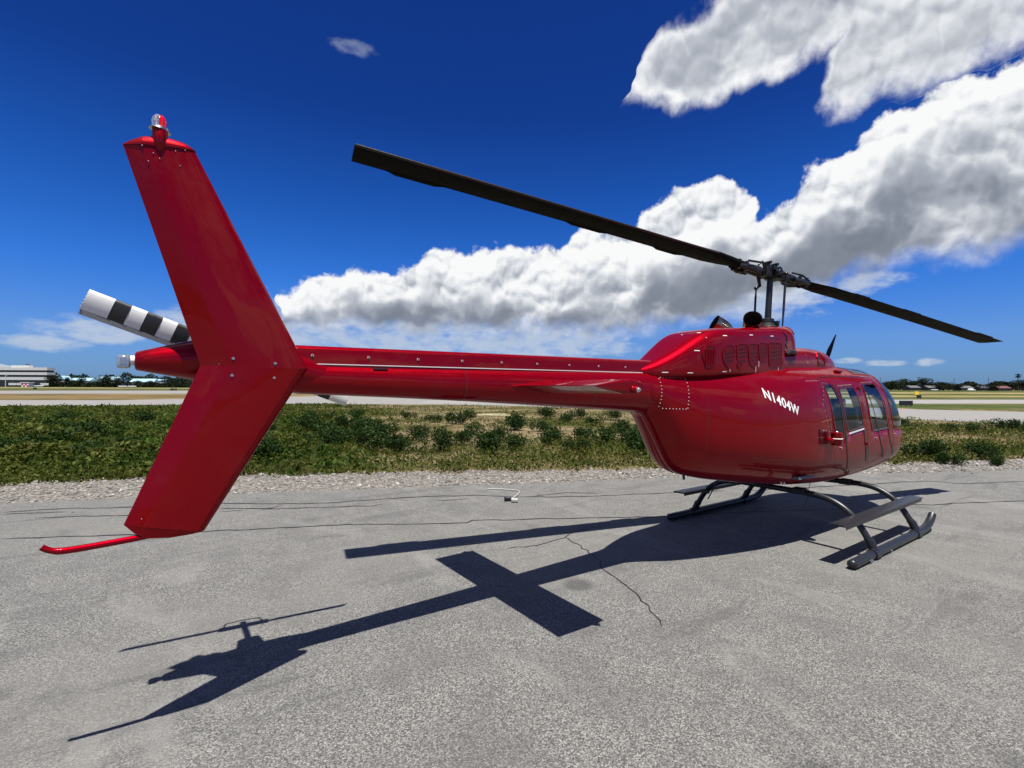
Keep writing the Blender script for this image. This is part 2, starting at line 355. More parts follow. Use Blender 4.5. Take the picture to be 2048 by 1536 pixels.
def in_poly(x, y, poly):
    c = False; n = len(poly)
    for i in range(n):
        x1, y1 = poly[i]; x2, y2 = poly[(i + 1) % n]
        if (y1 > y) != (y2 > y) and x < (x2 - x1) * (y - y1) / (y2 - y1) + x1: c = not c
    return c
def dense(poly, step=0.04):
    out = []
    for i in range(len(poly)):
        a, b = poly[i], poly[(i + 1) % len(poly)]
        k = max(1, int(math.dist(a, b) / step))
        out += [(a[0] + (b[0] - a[0]) * j / k, a[1] + (b[1] - a[1]) * j / k) for j in range(k)]
    return out
def rounded(poly, r=0.05, k=4):
    """round the corners of a polygon"""
    out = []; n = len(poly)
    for i in range(n):
        p0, p, p1 = Vector(poly[i - 1]), Vector(poly[i]), Vector(poly[(i + 1) % n])
        a = (p0 - p); b = (p1 - p); ra = min(r, a.length * 0.45); rb = min(r, b.length * 0.45)
        A = p + a.normalized() * ra; B = p + b.normalized() * rb
        for j in range(k + 1):
            t = j / k; out.append(tuple(A * (1 - t) ** 2 + p * 2 * t * (1 - t) + B * t * t))
    return out
def skin_patch(S, xs, vs, holes, off=0.0):
    """triangulate the (x, v) domain with the hole outlines as edges; returns (outside, [one mesh data per hole])"""
    W = 0.7   # scale of v against x
    pts = [(x, v * W) for v in vs for x in xs]; ed = []
    nx = len(xs)
    for j in range(len(vs)):
        for i in range(nx):
            if i + 1 < nx and j in (0, len(vs) - 1): ed.append((j * nx + i, j * nx + i + 1))
            if j + 1 < len(vs) and i in (0, nx - 1): ed.append((j * nx + i, (j + 1) * nx + i))
    polys = [[(x, v * W) for x, v in h] for h in holes]
    keep = pts
    if polys:  # drop grid points that lie very near an outline
        samples = [p for h in polys for p in h]; cell = {}
        for p in samples: cell.setdefault((int(p[0] / 0.03), int(p[1] / 0.03)), []).append(p)
        def near(p):
            a, b = int(p[0] / 0.03), int(p[1] / 0.03)
            return any(math.dist(p, q) < 0.014 for da in (-1, 0, 1) for db in (-1, 0, 1) for q in cell.get((a + da, b + db), ()))
        idx = {}; keep = []
        for i, p in enumerate(pts):
            border = i % nx in (0, nx - 1) or i // nx in (0, len(vs) - 1)
            if border or not near(p): idx[i] = len(keep); keep.append(p)
        ed = [(idx[a], idx[b]) for a, b in ed]
    keep = list(keep)
    for h in polys:
        o = len(keep); keep += h; ed += [(o + i, o + (i + 1) % len(h)) for i in range(len(h))]
    V, _, F, *_ = delaunay_2d_cdt([Vector(p) for p in keep], ed, [], 0, 1e-6)
    groups = [[] for _ in range(len(polys) + 1)]
    bb = [(min(p[0] for p in h), max(p[0] for p in h), min(p[1] for p in h), max(p[1] for p in h)) for h in polys]
    for f in F:
        cx = sum(V[i].x for i in f) / len(f); cy = sum(V[i].y for i in f) / len(f); g = 0
        for k, h in enumerate(polys):
            if bb[k][0] <= cx <= bb[k][1] and bb[k][2] <= cy <= bb[k][3] and in_poly(cx, cy, h): g = k + 1; break
        groups[g].append(f)
    out = []
    for g in groups:
        m = {}; vv = []; nn = []; ff = []
        for f in g:
            t = []
            for i in f:
                if i not in m:
                    m[i] = len(vv); x, v = V[i].x, V[i].y / W
                    vv.append(S.P(x, v, off)); nn.append(S.N(x, v))
                t.append(m[i])
            ff.append(tuple(t[::-1]))
        out.append((vv, ff, nn))
    return out
def link_skin(name, data, mat, parent, thick=0.0):
    vv, ff, nn = data
    me = bpy.data.meshes.new(name); me.from_pydata(vv, [], ff); me.update(); me.shade_smooth()
    me.normals_split_custom_set_from_vertices(nn)
    o = link_mesh(name, me, mat, parent, smooth=False)
    if thick:
        s = o.modifiers.new('thick', 'SOLIDIFY'); s.thickness = thick; s.offset = -1
    return o
def ribbon(S, pts, width, off, right=True, mb=None):
    """a strip of the given width lying on a hull along (x, z) points"""
    mb = mb or MB(); L = []; n = len(pts)
    for i, p in enumerate(pts):
        a, b = Vector(pts[max(i - 1, 0)]), Vector(pts[min(i + 1, n - 1)])
        t = (b - a).normalized(); q = Vector((-t.y, t.x)) * width / 2
        p = Vector(p)
        for s_ in (1, -1):
            e = p + q * s_; L.append(S.side(e.x, e.y, off, right))
    return mb.add(L, [(2 * i, 2 * i + 1, 2 * i + 3, 2 * i + 2) if right else (2 * i, 2 * i + 2, 2 * i + 3, 2 * i + 1) for i in range(n - 1)])
def curve2(pts, k=6):
    """Catmull-Rom through 2D/3D points"""
    P = [Vector(p) for p in pts]; out = []
    for i in range(len(P) - 1):
        p0, p1, p2, p3 = P[max(i - 1, 0)], P[i], P[i + 1], P[min(i + 2, len(P) - 1)]
        for j in range(k):
            t = j / k
            out.append(0.5 * ((2 * p1) + (p2 - p0) * t + (2 * p0 - 5 * p1 + 4 * p2 - p3) * t * t + (3 * p1 - p0 - 3 * p2 + p3) * t ** 3))
    out.append(P[-1]); return out

# ------------------------------------------------------------------ the helicopter
H = thing('helicopter', 'glossy red helicopter with two black rotor blades parked on grey asphalt', 'helicopter', (0, 0, 0))
SIDES = ((True, -1), (False, 1))

def make_fuselage():
    xs = []; x = body.x0
    while x < 2.9:
        xs.append(x); x += 0.05 if x < -1.95 else 0.085 if x < 1.7 else 0.05 if x < 2.6 else 0.022
    xs += [2.9, 2.909, 2.916, body.x1]
    vs = [-PI / 2 + 2 * PI * i / 84 for i in range(85)]
    # window outlines as (x, z) on the right flank, mirrored to the left
    W1 = rounded([(-.03, 1.835), (.165, 1.85), (.235, 1.60), (.255, 1.385), (.285, 1.205), (.115, 1.20), (.03, 1.375), (-.02, 1.65)], .03)
    W2 = rounded([(.315, 1.80), (.735, 1.815), (.80, 1.57), (.845, 1.325), (.395, 1.285), (.335, 1.405), (.305, 1.61)], .04)
    W3 = rounded([(1.05, 1.85), (1.485, 1.862), (1.57, 1.585), (1.64, 1.36), (1.67, 1.27), (1.15, 1.25), (1.06, 1.44), (1.035, 1.70)], .04)
    holes = []; names = []
    for nm, w in (('rear_quarter_window', W1), ('rear_door_window', W2), ('front_door_window', W3)):
        for right, sg in SIDES:
            d = dense(w, .03); holes.append([(a, body.v_at(a, z, right)) for a, z in d]); names.append(nm)
    # windshield panes and roof panes: (x, v) with v measured from the crown
    side = [(1.74, 1.80), (1.79, 1.58), (1.84, 1.38), (1.90, 1.25)]
    WS = [(x_, body.v_at(x_, z_)) for x_, z_ in side]                      # up-to-down along the door post
    base = [(2.12, 1.23), (2.32, 1.22), (2.5, 1.22), (2.62, 1.23), (2.70, 1.25)]
    WS += [(x_, body.v_at(x_, z_)) for x_, z_ in base]
    WS += [(2.745, PI / 2 + .10), (2.55, PI / 2 + .06), (2.3, PI / 2 + .05), (2.13, PI / 2 + .05), (2.05, PI / 2 + .25), (1.93, PI / 2 + .52), (1.80, PI / 2 + .72)]
    WS = [(a, b) for a, b in WS]
    WSd = dense(WS, .03)
    RF = dense([(1.12, PI / 2 + .10), (1.75, PI / 2 + .10), (1.70, PI / 2 + .58), (1.12, PI / 2 + .60)], .03)
    for nm, w in (('windshield_pane', WSd), ('roof_window', RF)):
        holes.append(w); names.append(nm)
        holes.append([(a, PI - b) for a, b in w]); names.append(nm)
    parts = skin_patch(body, xs, vs, holes)
    f = link_skin('fuselage', parts[0], 'red_paint', H, 0.012)
    for nm, d, h in zip(names, parts[1:], holes):
        g = link_skin(nm, d, 'window_glass', f)
        # dark rubber seal round the pane
        mb = MB(); n = len(h); R = []
        for i, (a, b) in enumerate(h):
            P = Vector(body.P(a, b)); Nn = Vector(body.N(a, b))
            t = (Vector(body.P(*h[(i + 1) % n])) - Vector(body.P(*h[i - 1]))).normalized(); q = t.cross(Nn).normalized()
            R.append([P + Nn * .0035 + q * .008, P + Nn * .0035 - q * .008, P - Nn * .010 - q * .008, P - Nn * .010 + q * .008])
        R.append(R[0]); mb.rings(R, cap=False).build('window_seal', 'dark_screen' if nm != 'windshield_pane' else 'red_paint', g, ang=30)
    return f
FUS = make_fuselage()

def body_details():
    f = FUS
    # door outlines: dark gaps
    rear = curve2([(.62, .80), (.40, .80), (.17, .89), (.03, 1.08), (-.07, 1.36), (-.15, 1.64), (-.10, 1.86), (.02, 1.925), (.40, 1.945), (.93, 1.95)], 6)
    mid = curve2([(.93, 1.95), (.895, 1.72), (.955, 1.34), (1.02, 1.02), (1.12, .84)], 6)
    front = curve2([(.93, 1.95), (1.35, 1.955), (1.58, 1.92), (1.66, 1.78), (1.72, 1.58), (1.80, 1.33), (1.87, 1.16), (1.89, 1.0), (1.85, .88)], 6)
    for right, sg in SIDES:
        for pts, w in ((rear, .013), (mid, .014), (front, .013)):
            ribbon(body, [tuple(p) for p in pts], w, .0022, right).build('door_gap', 'dark_screen', f, ang=180)
        # dark strips running down from the window posts
        for pts, w in (([(.225, 1.85), (.265, 1.61), (.295, 1.40), (.335, 1.2), (.375, 1.05), (.45, .90), (.54, .80)], .026),
                       ([(.855, 1.30), (.90, 1.12), (.955, .98), (1.03, .86)], .024),
                       ([(1.07, 1.84), (1.13, 1.66), (1.20, 1.48), (1.34, 1.22), (1.44, 1.05), (1.60, .87)], .026),
                       ([(1.665, 1.29), (1.73, 1.12), (1.83, 1.0), (1.98, .87)], .022)):
            ribbon(body, [tuple(p) for p in curve2(pts, 6)], w, .0042, right).build('dark_strip', 'stripe_black', f, ang=180)
        # sill rail under the rear door window
        ribbon(body, [(.40, 1.255), (.62, 1.275), (.85, 1.295)], .022, .006, right).build('window_rail', 'white_paint', f, ang=180)
        # door latches
        for x_, z_ in ((.20, 1.095), (1.24, 1.155), (1.93, 1.17)):
            P = Vector(body.side(x_, z_, 0, right)); Nn = Vector(body.N(x_, body.v_at(x_, z_, right)))
            MB().tube([P - Nn * .004, P + Nn * .012], .014, 10).build('door_latch', 'steel', f)
        for x_, z_ in ((.905, 1.80), (.965, 1.10)):
            P = Vector(body.side(x_, z_, 0, right)); Nn = Vector(body.N(x_, body.v_at(x_, z_, right)))
            MB().box(P + Nn * .012, (.09, .02, .03)).build('door_hinge', 'red_paint', f, bevel=.004)
    # rivets
    mb = MB()
    def rv(x_, z_, r=.006, right=True):
        v_ = body.v_at(x_, z_, right); P = body.P(x_, v_); mb.dome(P, body.N(x_, v_), r, r * .7, 6, 2)
    def line(a, b, n, r=.006):
        for i in range(n):
            t = i / (n - 1)
            for right, sg in SIDES: rv(a[0] + (b[0] - a[0]) * t, a[1] + (b[1] - a[1]) * t, r, right)
    line((-2.44, 1.895), (-2.14, 1.90), 9); line((-2.14, 1.88), (-2.20, 1.60), 9); line((-2.47, 1.88), (-2.50, 1.62), 9); line((-2.46, 1.60), (-2.22, 1.59), 8)
    line((-.02, 1.86), (-.20, 1.62), 6, .005); line((-.19, 1.60), (-.02, 1.06), 10, .004); line((.34, 1.83), (.72, 1.845), 14, .005)
    line((-.35, 1.88), (-.08, 1.885), 9, .005); line((-.25, 1.42), (-.06, 1.44), 8, .004); line((1.06, 1.875), (1.46, 1.885), 12, .004)
    tag(mb.build('rivets', 'off_white', f, ang=180), kind='stuff')
    # skin joints and fine fastener rows on the flanks
    mb = MB()
    for right, sg in SIDES:
        for a, b in (((-1.98, 1.90), (-1.96, 1.02)), ((-.33, 1.92), (-.36, .80)), ((-1.20, 1.05), (-.36, 1.0))):
            pts = [(a[0] + (b[0] - a[0]) * i / 14, a[1] + (b[1] - a[1]) * i / 14) for i in range(15)]
            ribbon(body, pts, .004, .0012, right).build('skin_joint', 'dark_screen', f, ang=180)
            for i in range(40):
                t = i / 39; x_ = a[0] + (b[0] - a[0]) * t + .022; v_ = body.v_at(x_, a[1] + (b[1] - a[1]) * t, right); mb.dome(body.P(x_, v_), body.N(x_, v_), .0035, .002, 5, 2)
    tag(mb.build('fine_rivets', 'red_paint', f, ang=180), kind='stuff')
    # registration letters painted on the flank
    cu = bpy.data.curves.new('registration', 'FONT'); cu.body = 'N1404W'; cu.size = 1.0; cu.offset = 0.026; cu.space_character = 1.10
    ob = bpy.data.objects.new('registration', cu); COL.objects.link(ob)
    dg = bpy.context.evaluated_depsgraph_get(); me = bpy.data.meshes.new_from_object(ob.evaluated_get(dg)); bpy.data.objects.remove(ob)
    xs_ = [v.co.x for v in me.vertices]; w_ = max(xs_) - min(xs_); hgt = max(v.co.y for v in me.vertices)
    A, B = Vector((-1.195, 1.700)), Vector((-.70, 1.498)); t = (B - A); tn = t.normalized(); up = Vector((.10, .995))
    for v in me.vertices:
        p = A + t * ((v.co.x - min(xs_)) / w_) + up * (v.co.y / hgt * .102)
        v.co = Vector(body.side(p.x, p.y, .003, True))
    link_mesh('registration_letters', me, 'white_paint', f, smooth=False)['label'] = 'white registration letters N1404W on the red flank'
    # fuel filler recess and small red canister behind the rear door
    P = lambda x_, z_, o_: Vector(body.side(x_, z_, o_))
    mb = MB(); q = [(-.325, 1.335), (-.19, 1.335), (-.175, 1.165), (-.31, 1.165)]
    mb.add([P(*c_, .003) for c_ in q] + [P(*c_, .008) for c_ in q], [(4, 5, 6, 7), (0, 1, 5, 4), (1, 2, 6, 5), (2, 3, 7, 6), (3, 0, 4, 7)])
    mb.build('access_plate', 'dark_screen', f, bevel=.003)
    a = P(-.20, 1.22, .01); MB().tube([a, a + Vector((.06, -.055, -.02)), a + Vector((.10, -.075, -.01))], [.03, .034, .03], 12).build('canister_arm', 'red_paint', f)
    c0 = P(-.10, 1.20, .075); mb = MB(); mb.tube([c0 + Vector((0, 0, z_)) for z_ in (-.045, -.04, .095, .10)], [.05, .058, .058, .05], 18)
    can = mb.build('canister', 'red_paint', f, ang=50)
    mb = MB(); mb.tube([c0 + Vector((0, 0, .030)), c0 + Vector((0, 0, .036))], .0595, 18); mb.build('canister_band', 'off_white', can)
    MB().dome(c0 + Vector((0, 0, .10)), (0, 0, 1), .018, .018).build('canister_cap', 'steel', can)
    # small things under the belly
    for x_ in (-.62, -.56):
        b_ = Vector(body.P(x_, PI + 1.05)); MB().tube([b_ + Vector((0, 0, .02)), b_ + Vector((0, -.006, -.022))], .008, 8).build('drain_stub', 'steel', f)
    MB().tube([(-1.98, -.1, .95), (-1.98, -.1, .86)], .013, 8).build('drain_stub', 'black_metal', f)
    whip = curve2([(.45, -.25, .60), (.40, -.25, .50), (.32, -.28, .42), (.05, -.35, .36)], 6)
    MB().tube(whip, .004, 6).build('whip_antenna', 'black_metal', f)
    MB().tube([(-.35, .5, .66), (-.45, .62, .33)], .008, 6).build('whip_antenna', 'black_metal', f)
    # roof marker and bent roof aerial
    pr = Vector(body.P(.72, PI / 2 + .55)); MB().box(pr + Vector((0, 0, .012)), (.16, .05, .025)).build('roof_marker', 'red_paint', f, bevel=.006)
    MB().tube([(1.50, -.1, 2.08), (1.42, -.1, 2.15), (1.31, -.1, 2.26)], [.022, .014, .016], 10).tube([(1.31, -.1, 2.25), (1.36, -.1, 2.33), (1.57, -.1, 2.57)], [.03, .034, .008], 10, flat=.5).build('roof_aerial', 'black_metal', f)
    # landing lamp cover on the nose and pitot tube
    MB().tube([(2.86, 0, .92), (3.08, 0, .92)], [.016, .009], 10).build('pitot_tube', 'steel', f)
    MB().dome((2.72, 0, .80), (.75, 0, -.66), .10, .03, 16, 3).build('landing_lamp', 'clear_lens', f)
body_details()

def make_cabin():
    mb = MB(); mb.box((.75, 0, .80), (2.7, 1.18, .03)); mb.build('cabin_floor', 'cabin_carpet', H)
    mb = MB(); mb.box((-.36, 0, 1.32), (.03, .98, 1.0)); mb.build('rear_bulkhead', 'cabin_grey', H)
    def seat(x_, y_, w_):
        s = MB(); s.box((x_ + .22, y_, 1.0), (.48, w_, .38)); o = s.build('seat', 'seat_fabric', H, bevel=.03)
        A = Vector((-.22, 0, 1)).normalized(); b = MB(); b.box((x_ - .02, y_, 1.32), (.11, w_, .46), (Vector((A.z, 0, -A.x)), Vector((0, 1, 0)), A)); b.build('seat_back', 'seat_fabric', o, bevel=.03)
        h = MB(); h.box((x_ - .07, y_, 1.60), (.08, .20, .12)); h.build('headrest', 'seat_fabric', o, bevel=.03)
    seat(1.12, -.32, .46); seat(1.12, .32, .46); seat(-.02, 0, 1.12)
    mb = MB(); mb.box((2.12, 0, 1.12), (.16, .60, .36)); d = mb.build('instrument_panel', 'black_metal', H, bevel=.02)
    mb = MB(); mb.box((2.02, 0, 1.24), (.26, .56, .03)); mb.build('glare_shield', 'black_metal', d, bevel=.01)
    mb = MB(); mb.box((.62, 0, 1.08), (.10, .16, .55)); mb.build('centre_post', 'cabin_grey', H, bevel=.02)
    mb = MB(); mb.box((.55, 0, 1.985), (1.0, .62, .03)); mb.build('headliner', 'cabin_grey', H)
make_cabin()

# ---- engine and gearbox cowlings
cowl = Skin([(-2.62, .09, 1.90, 1.95, 1.99, 2.4, 2.2), (-2.45, .17, 1.88, 1.94, 2.06, 3.2, 3), (-2.25, .235, 1.88, 1.95, 2.16, 4.2, 3), (-2.0, .295, 1.88, 1.96, 2.30, 5.0, 3), (-1.82, .325, 1.88, 1.97, 2.385, 5.5, 3), (-1.62, .345, 1.9, 1.98, 2.425, 6.0, 3),
             (-1.2, .36, 1.9, 1.99, 2.46, 6.5, 3), (-.8, .36, 1.9, 2.0, 2.495, 6.5, 3), (-.46, .36, 1.9, 2.0, 2.525, 6.5, 3)])
upper = Skin([(-.50, .285, 1.95, 2.1, 2.535, 4.5, 3), (-.2, .28, 1.95, 2.1, 2.555, 4.5, 3), (.06, .25, 1.95, 2.1, 2.57, 4.0, 3), (.12, .21, 1.95, 2.1, 2.565, 3.5, 3)])
fore = Skin([(-.48, .335, 1.95, 2.06, 2.26, 3.4, 3), (0, .325, 1.95, 2.06, 2.295, 3.4, 3), (.45, .315, 1.95, 2.06, 2.325, 3.2, 3), (.75, .30, 1.95, 2.06, 2.325, 3.0, 3), (1.0, .275, 1.95, 2.06, 2.30, 2.8, 3), (1.25, .22, 1.95, 2.06, 2.235, 2.5, 3), (1.42, .14, 1.95, 2.05, 2.15, 2.3, 3), (1.5, .05, 1.98, 2.04, 2.08, 2.0, 2)])
def hull(S, name, step=.05, n=56):
    k = max(2, int((S.x1 - S.x0) / step)); mb = MB(); R = []
    for i in range(k + 1):
        x_ = S.x0 + (S.x1 - S.x0) * i / k; R.append([S.P(x_, -PI / 2 + 2 * PI * j / n) for j in range(n)])
    mb.rings(R); return mb.build(name, 'red_paint', H, ang=40)
COWL = hull(cowl, 'engine_cowling'); UPC = hull(upper, 'mast_fairing', .04); FORE = hull(fore, 'gearbox_fairing')
def cowl_details():
    # lip round the top front edge of the mast fairing
    mb = MB(); R = []
    pts = [upper.P(.10, v_) for v_ in [PI / 2 + .9 - 1.8 * i / 20 for i in range(21)]]
    MB().tube([Vector(p) + Vector((.015, 0, .004)) for p in pts], .012, 8).build('fairing_lip', 'red_paint', UPC)
    def panel(S, name, poly, mat, parent, off=.004, depth=.006, frame_=True):
        P = [Vector(S.side(x_, z_, off)) for x_, z_ in poly]; Q = [Vector(S.side(x_, z_, off - depth)) for x_, z_ in poly]
        n = len(P); mb = MB(); mb.add(P + Q, [tuple(range(n))] + [(i, (i + 1) % n, n + (i + 1) % n, n + i) for i in range(n)])
        o = mb.build(name, mat, parent, smooth=False)
        if frame_:
            MB().tube(P + [P[0], P[1]], .0035, 6).build('panel_rim', 'red_paint', o)
        return o
    for right, sg in ((True, -1),):
        hx = [(-1.98, 2.135), (-1.925, 2.215), (-1.80, 2.22), (-1.785, 2.11), (-1.83, 2.02), (-1.92, 1.99)]
        hv = panel(cowl, 'louvre_vent', rounded(hx, .02, 3), 'vent_red', COWL)
        for i in range(4):
            x_ = -1.93 + .035 * i; p = [Vector(cowl.side(x_ + .012 * t, 2.03 + .15 * t, .008)) for t in (0, .5, 1)]
            MB().tube(p, .007, 6).build('louvre', 'red_paint', hv)
        for poly in ([(-1.66, 2.05), (-1.69, 2.14), (-1.63, 2.235), (-1.51, 2.24), (-1.475, 2.15), (-1.51, 2.05), (-1.57, 1.99)],
                     [(-1.45, 2.255), (-1.265, 2.265), (-1.25, 2.10), (-1.44, 2.085)], [(-1.235, 2.27), (-1.055, 2.28), (-1.04, 2.11), (-1.10, 2.015), (-1.215, 2.05)],
                     [(-1.02, 2.29), (-.86, 2.30), (-.845, 2.11), (-1.01, 2.09)], [(-.82, 2.305), (-.53, 2.315), (-.52, 2.05), (-.80, 2.04)]):
            s = panel(cowl, 'vent_screen', rounded(poly, .03, 3), 'vent_red', COWL)
            cx_ = sum(p[0] for p in poly) / len(poly); cz_ = sum(p[1] for p in poly) / len(poly); w_ = (max(p[0] for p in poly) - min(p[0] for p in poly)) * .32
            for k in (-1, 0, 1):
                p = [Vector(cowl.side(cx_ + w_ * t, cz_ + .04 * k + .012 * t, .0055)) for t in (-1, 1)]
                MB().tube(p, .002, 5).build('screen_wire', 'dark_screen', s)
        c_ = [(-1.40 + .04 * math.cos(a), 2.035 + .038 * math.sin(a)) for a in [2 * PI * i / 14 for i in range(14)]]
        panel(cowl, 'round_port', c_, 'vent_red', COWL)
        # white latch marks
        mb = MB()
        for x_, z_, a in ((-2.03, 2.165, 0), (-1.90, 2.33, 1.35), (-1.87, 2.33, 1.35), (-1.62, 2.335, .05), (-1.15, 2.37, .05), (-.72, 2.385, .05), (-2.40, 1.945, 0), (-2.12, 1.945, 0), (-1.65, 1.965, 0), (-1.56, 2.0, 1.55), (-1.08, 2.0, 1.55), (-1.02, 2.06, 1.5), (-.60, 2.02, 1.55)):
            d_ = Vector((math.cos(a), math.sin(a))) * .032
            ribbon(cowl, [(x_ - d_.x, z_ - d_.y), (x_ + d_.x, z_ + d_.y)], .008, .003, True, mb)
        tag(mb.build('latch_marks', 'white_paint', COWL, ang=180), kind='stuff')
        # seams
        for pts in ([(-1.98, 2.27), (-1.5, 2.325), (-.9, 2.36), (-.48, 2.375)], [(-1.78, 2.03), (-1.75, 2.2), (-1.72, 2.34)]):
            ribbon(cowl, pts, .006, .0015).build('cowl_seam', 'dark_screen', COWL, ang=180)
    for right, sg in SIDES:
        ribbon(fore, [(.24, 2.0), (.215, 2.12), (.20, 2.22)], .008, .0015, right).build('cowl_seam', 'white_paint', FORE, ang=180)
        P = [Vector(fore.side(x_, z_, .004, right)) for x_, z_ in ((.52, 2.09), (.50, 2.2), (.53, 2.25), (.66, 2.25), (.72, 2.17), (.72, 2.09))]
        n = len(P); mb = MB(); mb.add(P, [tuple(range(n))]); o = mb.build('air_intake', 'soot_and_dark', FORE, smooth=False)  # flat black face, the shade inside the intake painted on
        MB().tube(P + [P[0], P[1]], .008, 6).build('intake_rim', 'red_paint', o)
    # hydraulic fitting and hoses in the notch beside the mast fairing
    MB().tube([(-.36, -.335, 2.20), (-.28, -.345, 2.225), (-.16, -.335, 2.225), (-.11, -.32, 2.20)], [.018, .03, .03, .016], 10).build('hydraulic_fitting', 'black_metal', UPC)
    MB().tube(curve2([(-.40, -.30, 2.46), (-.33, -.315, 2.42), (-.30, -.31, 2.36), (-.33, -.315, 2.31), (-.29, -.31, 2.27)], 5), .008, 6).build('hydraulic_hose', 'black_metal', UPC)
    # exhaust stacks
    for sg in (-1, 1):
        d = Vector((-.70, sg * .50, .46)).normalized(); b_ = Vector((-.80, sg * .15, 2.40))
        path = curve2([b_, b_ + Vector((-.005, sg * .005, .07)), b_ + Vector((-.045, sg * .035, .13)), b_ + Vector((-.045, sg * .035, .13)) + d * .10], 4)
        n_ = len(path); ro = [.088 + .012 * i / n_ for i in range(n_)]
        mb = MB(); mb.tube(path, ro, 24, cap=False)
        e = mb.build('exhaust_stack', 'exhaust_steel', COWL, ang=60)
        ins = MB(); ins.tube(path[::-1], [r_ - .005 for r_ in ro][::-1], 24, cap=False); ins.tube([path[1], path[2]], ro[1] - .008, 24); ins.build('exhaust_throat', 'soot_and_dark', e, ang=60)
        MB().tube([path[-1] - d * .004, path[-1] + d * .004], ro[-1] + .004, 24, cap=False).build('exhaust_rim', 'exhaust_steel', e)
cowl_details()

# ---- tail boom, driveshaft cover, tail cone
def make_tail():
    R = []; n = 40
    st = [(-2.56, 1.755, .198), (-3.2, 1.776, .172), (-3.9, 1.797, .145), (-4.5, 1.815, .124), (-5.1, 1.831, .106), (-5.66, 1.846, .094), (-5.80, 1.87, .10)]
    sq = lambda t_: math.copysign(abs(t_) ** .84, t_)
    for x_, zc, r_ in st: R.append([(x_, r_ * sq(math.cos(2 * PI * i / n)), zc + r_ * sq(math.sin(2 * PI * i / n))) for i in range(n)])
    boom = MB().rings(R).build('tail_boom', 'red_paint', H, ang=60)
    # flat ledge under the cover, painted white, a thin pale line
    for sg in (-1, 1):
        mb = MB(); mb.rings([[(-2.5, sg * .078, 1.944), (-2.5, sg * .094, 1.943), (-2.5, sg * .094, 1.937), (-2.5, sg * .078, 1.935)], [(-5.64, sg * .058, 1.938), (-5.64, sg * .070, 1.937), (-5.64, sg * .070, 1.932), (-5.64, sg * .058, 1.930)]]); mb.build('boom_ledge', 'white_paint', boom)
    R = []; prof = [(-.08, 1.88), (-.08, 2.01), (-.075, 2.032), (-.06, 2.046), (-.04, 2.052), (.04, 2.052), (.06, 2.046), (.075, 2.032), (.08, 2.01), (.08, 1.88)]
    for x_, k, dz in ((-2.32, 1.05, .012), (-3.4, 1.0, .006), (-4.6, .92, 0), (-5.70, .85, -.006)): R.append([(x_, y_ * k, z_ + dz) for y_, z_ in prof])
    cover = MB().rings(R).build('driveshaft_cover', 'red_paint', H, ang=30)
    for i in range(10):
        x_ = -5.60 + .345 * i; k = 1.05 - .2 * (-2.32 - x_) / 3.38
        for sg in (-1, 1):
            p = Vector((x_, sg * .08 * k, 1.985)); bo = MB().tube([p, p + Vector((0, sg * .005, 0))], .0085, 12).build('bolt', 'off_white', cover); MB().tube([p, p + Vector((0, sg * .0065, 0))], .0048, 8).build('bolt_head', 'dark_screen', bo)
    # rivet rows along the boom
    mb = MB()
    for i in range(150):
        t = i / 149; x_ = -2.7 - 2.9 * t; zc = 1.755 + (1.846 - 1.755) * t ** .9; r_ = .198 + (.094 - .198) * t
        for a in (.62, ):
            nn = Vector((0, -math.cos(a), math.sin(a))); mb.dome(Vector((x_, 0, zc)) + nn * r_ * .995, nn, .004, .003, 5, 2)
    tag(mb.build('rivets', 'red_paint', boom, ang=180), kind='stuff')
    for x_, zc, r_ in ((-3.30, 1.779, .1685), (-4.55, 1.8165, .1228)):
        MB().rings([[(x_ + dx, (r_ + .0012) * sq(math.cos(2 * PI * i / n)), zc + (r_ + .0012) * sq(math.sin(2 * PI * i / n))) for i in range(n)] for dx in (-.004, .004)], cap=False).build('boom_joint', 'dark_screen', boom)
    MB().box((-5.18, -.085, 1.915), (.10, .012, .012)).build('boom_clip', 'dark_screen', boom)
    # tail cone behind the fin
    R = []
    for x_, zc, ry, rz in ((-5.42, 1.842, .085, .085), (-5.58, 1.868, .098, .10), (-5.75, 1.91, .124, .14), (-5.95, 1.935, .132, .15), (-6.12, 1.94, .118, .128), (-6.25, 1.938, .095, .098), (-6.38, 1.93, .064, .066), (-6.45, 1.926, .046, .048), (-6.458, 1.926, .036, .038)):
        R.append([(x_, ry * math.cos(2 * PI * i / n), zc + rz * math.sin(2 * PI * i / n)) for i in range(n)])
    cone = MB().rings(R).build('tail_cone', 'red_paint', H, ang=60)
    MB().tube([(-6.455, 0, 1.928), (-6.475, 0, 1.928)], .026, 14).build('lamp_base', 'white_paint', cone)
    mb = MB(); mb.box((-6.503, 0, 1.920), (.056, .062, .068)); tl = mb.build('tail_lamp', 'clear_lens', cone, bevel=.012)
    MB().box((-6.503, -.032, 1.925), (.03, .006, .03)).build('lamp_bulb', 'steel', tl)
make_tail()

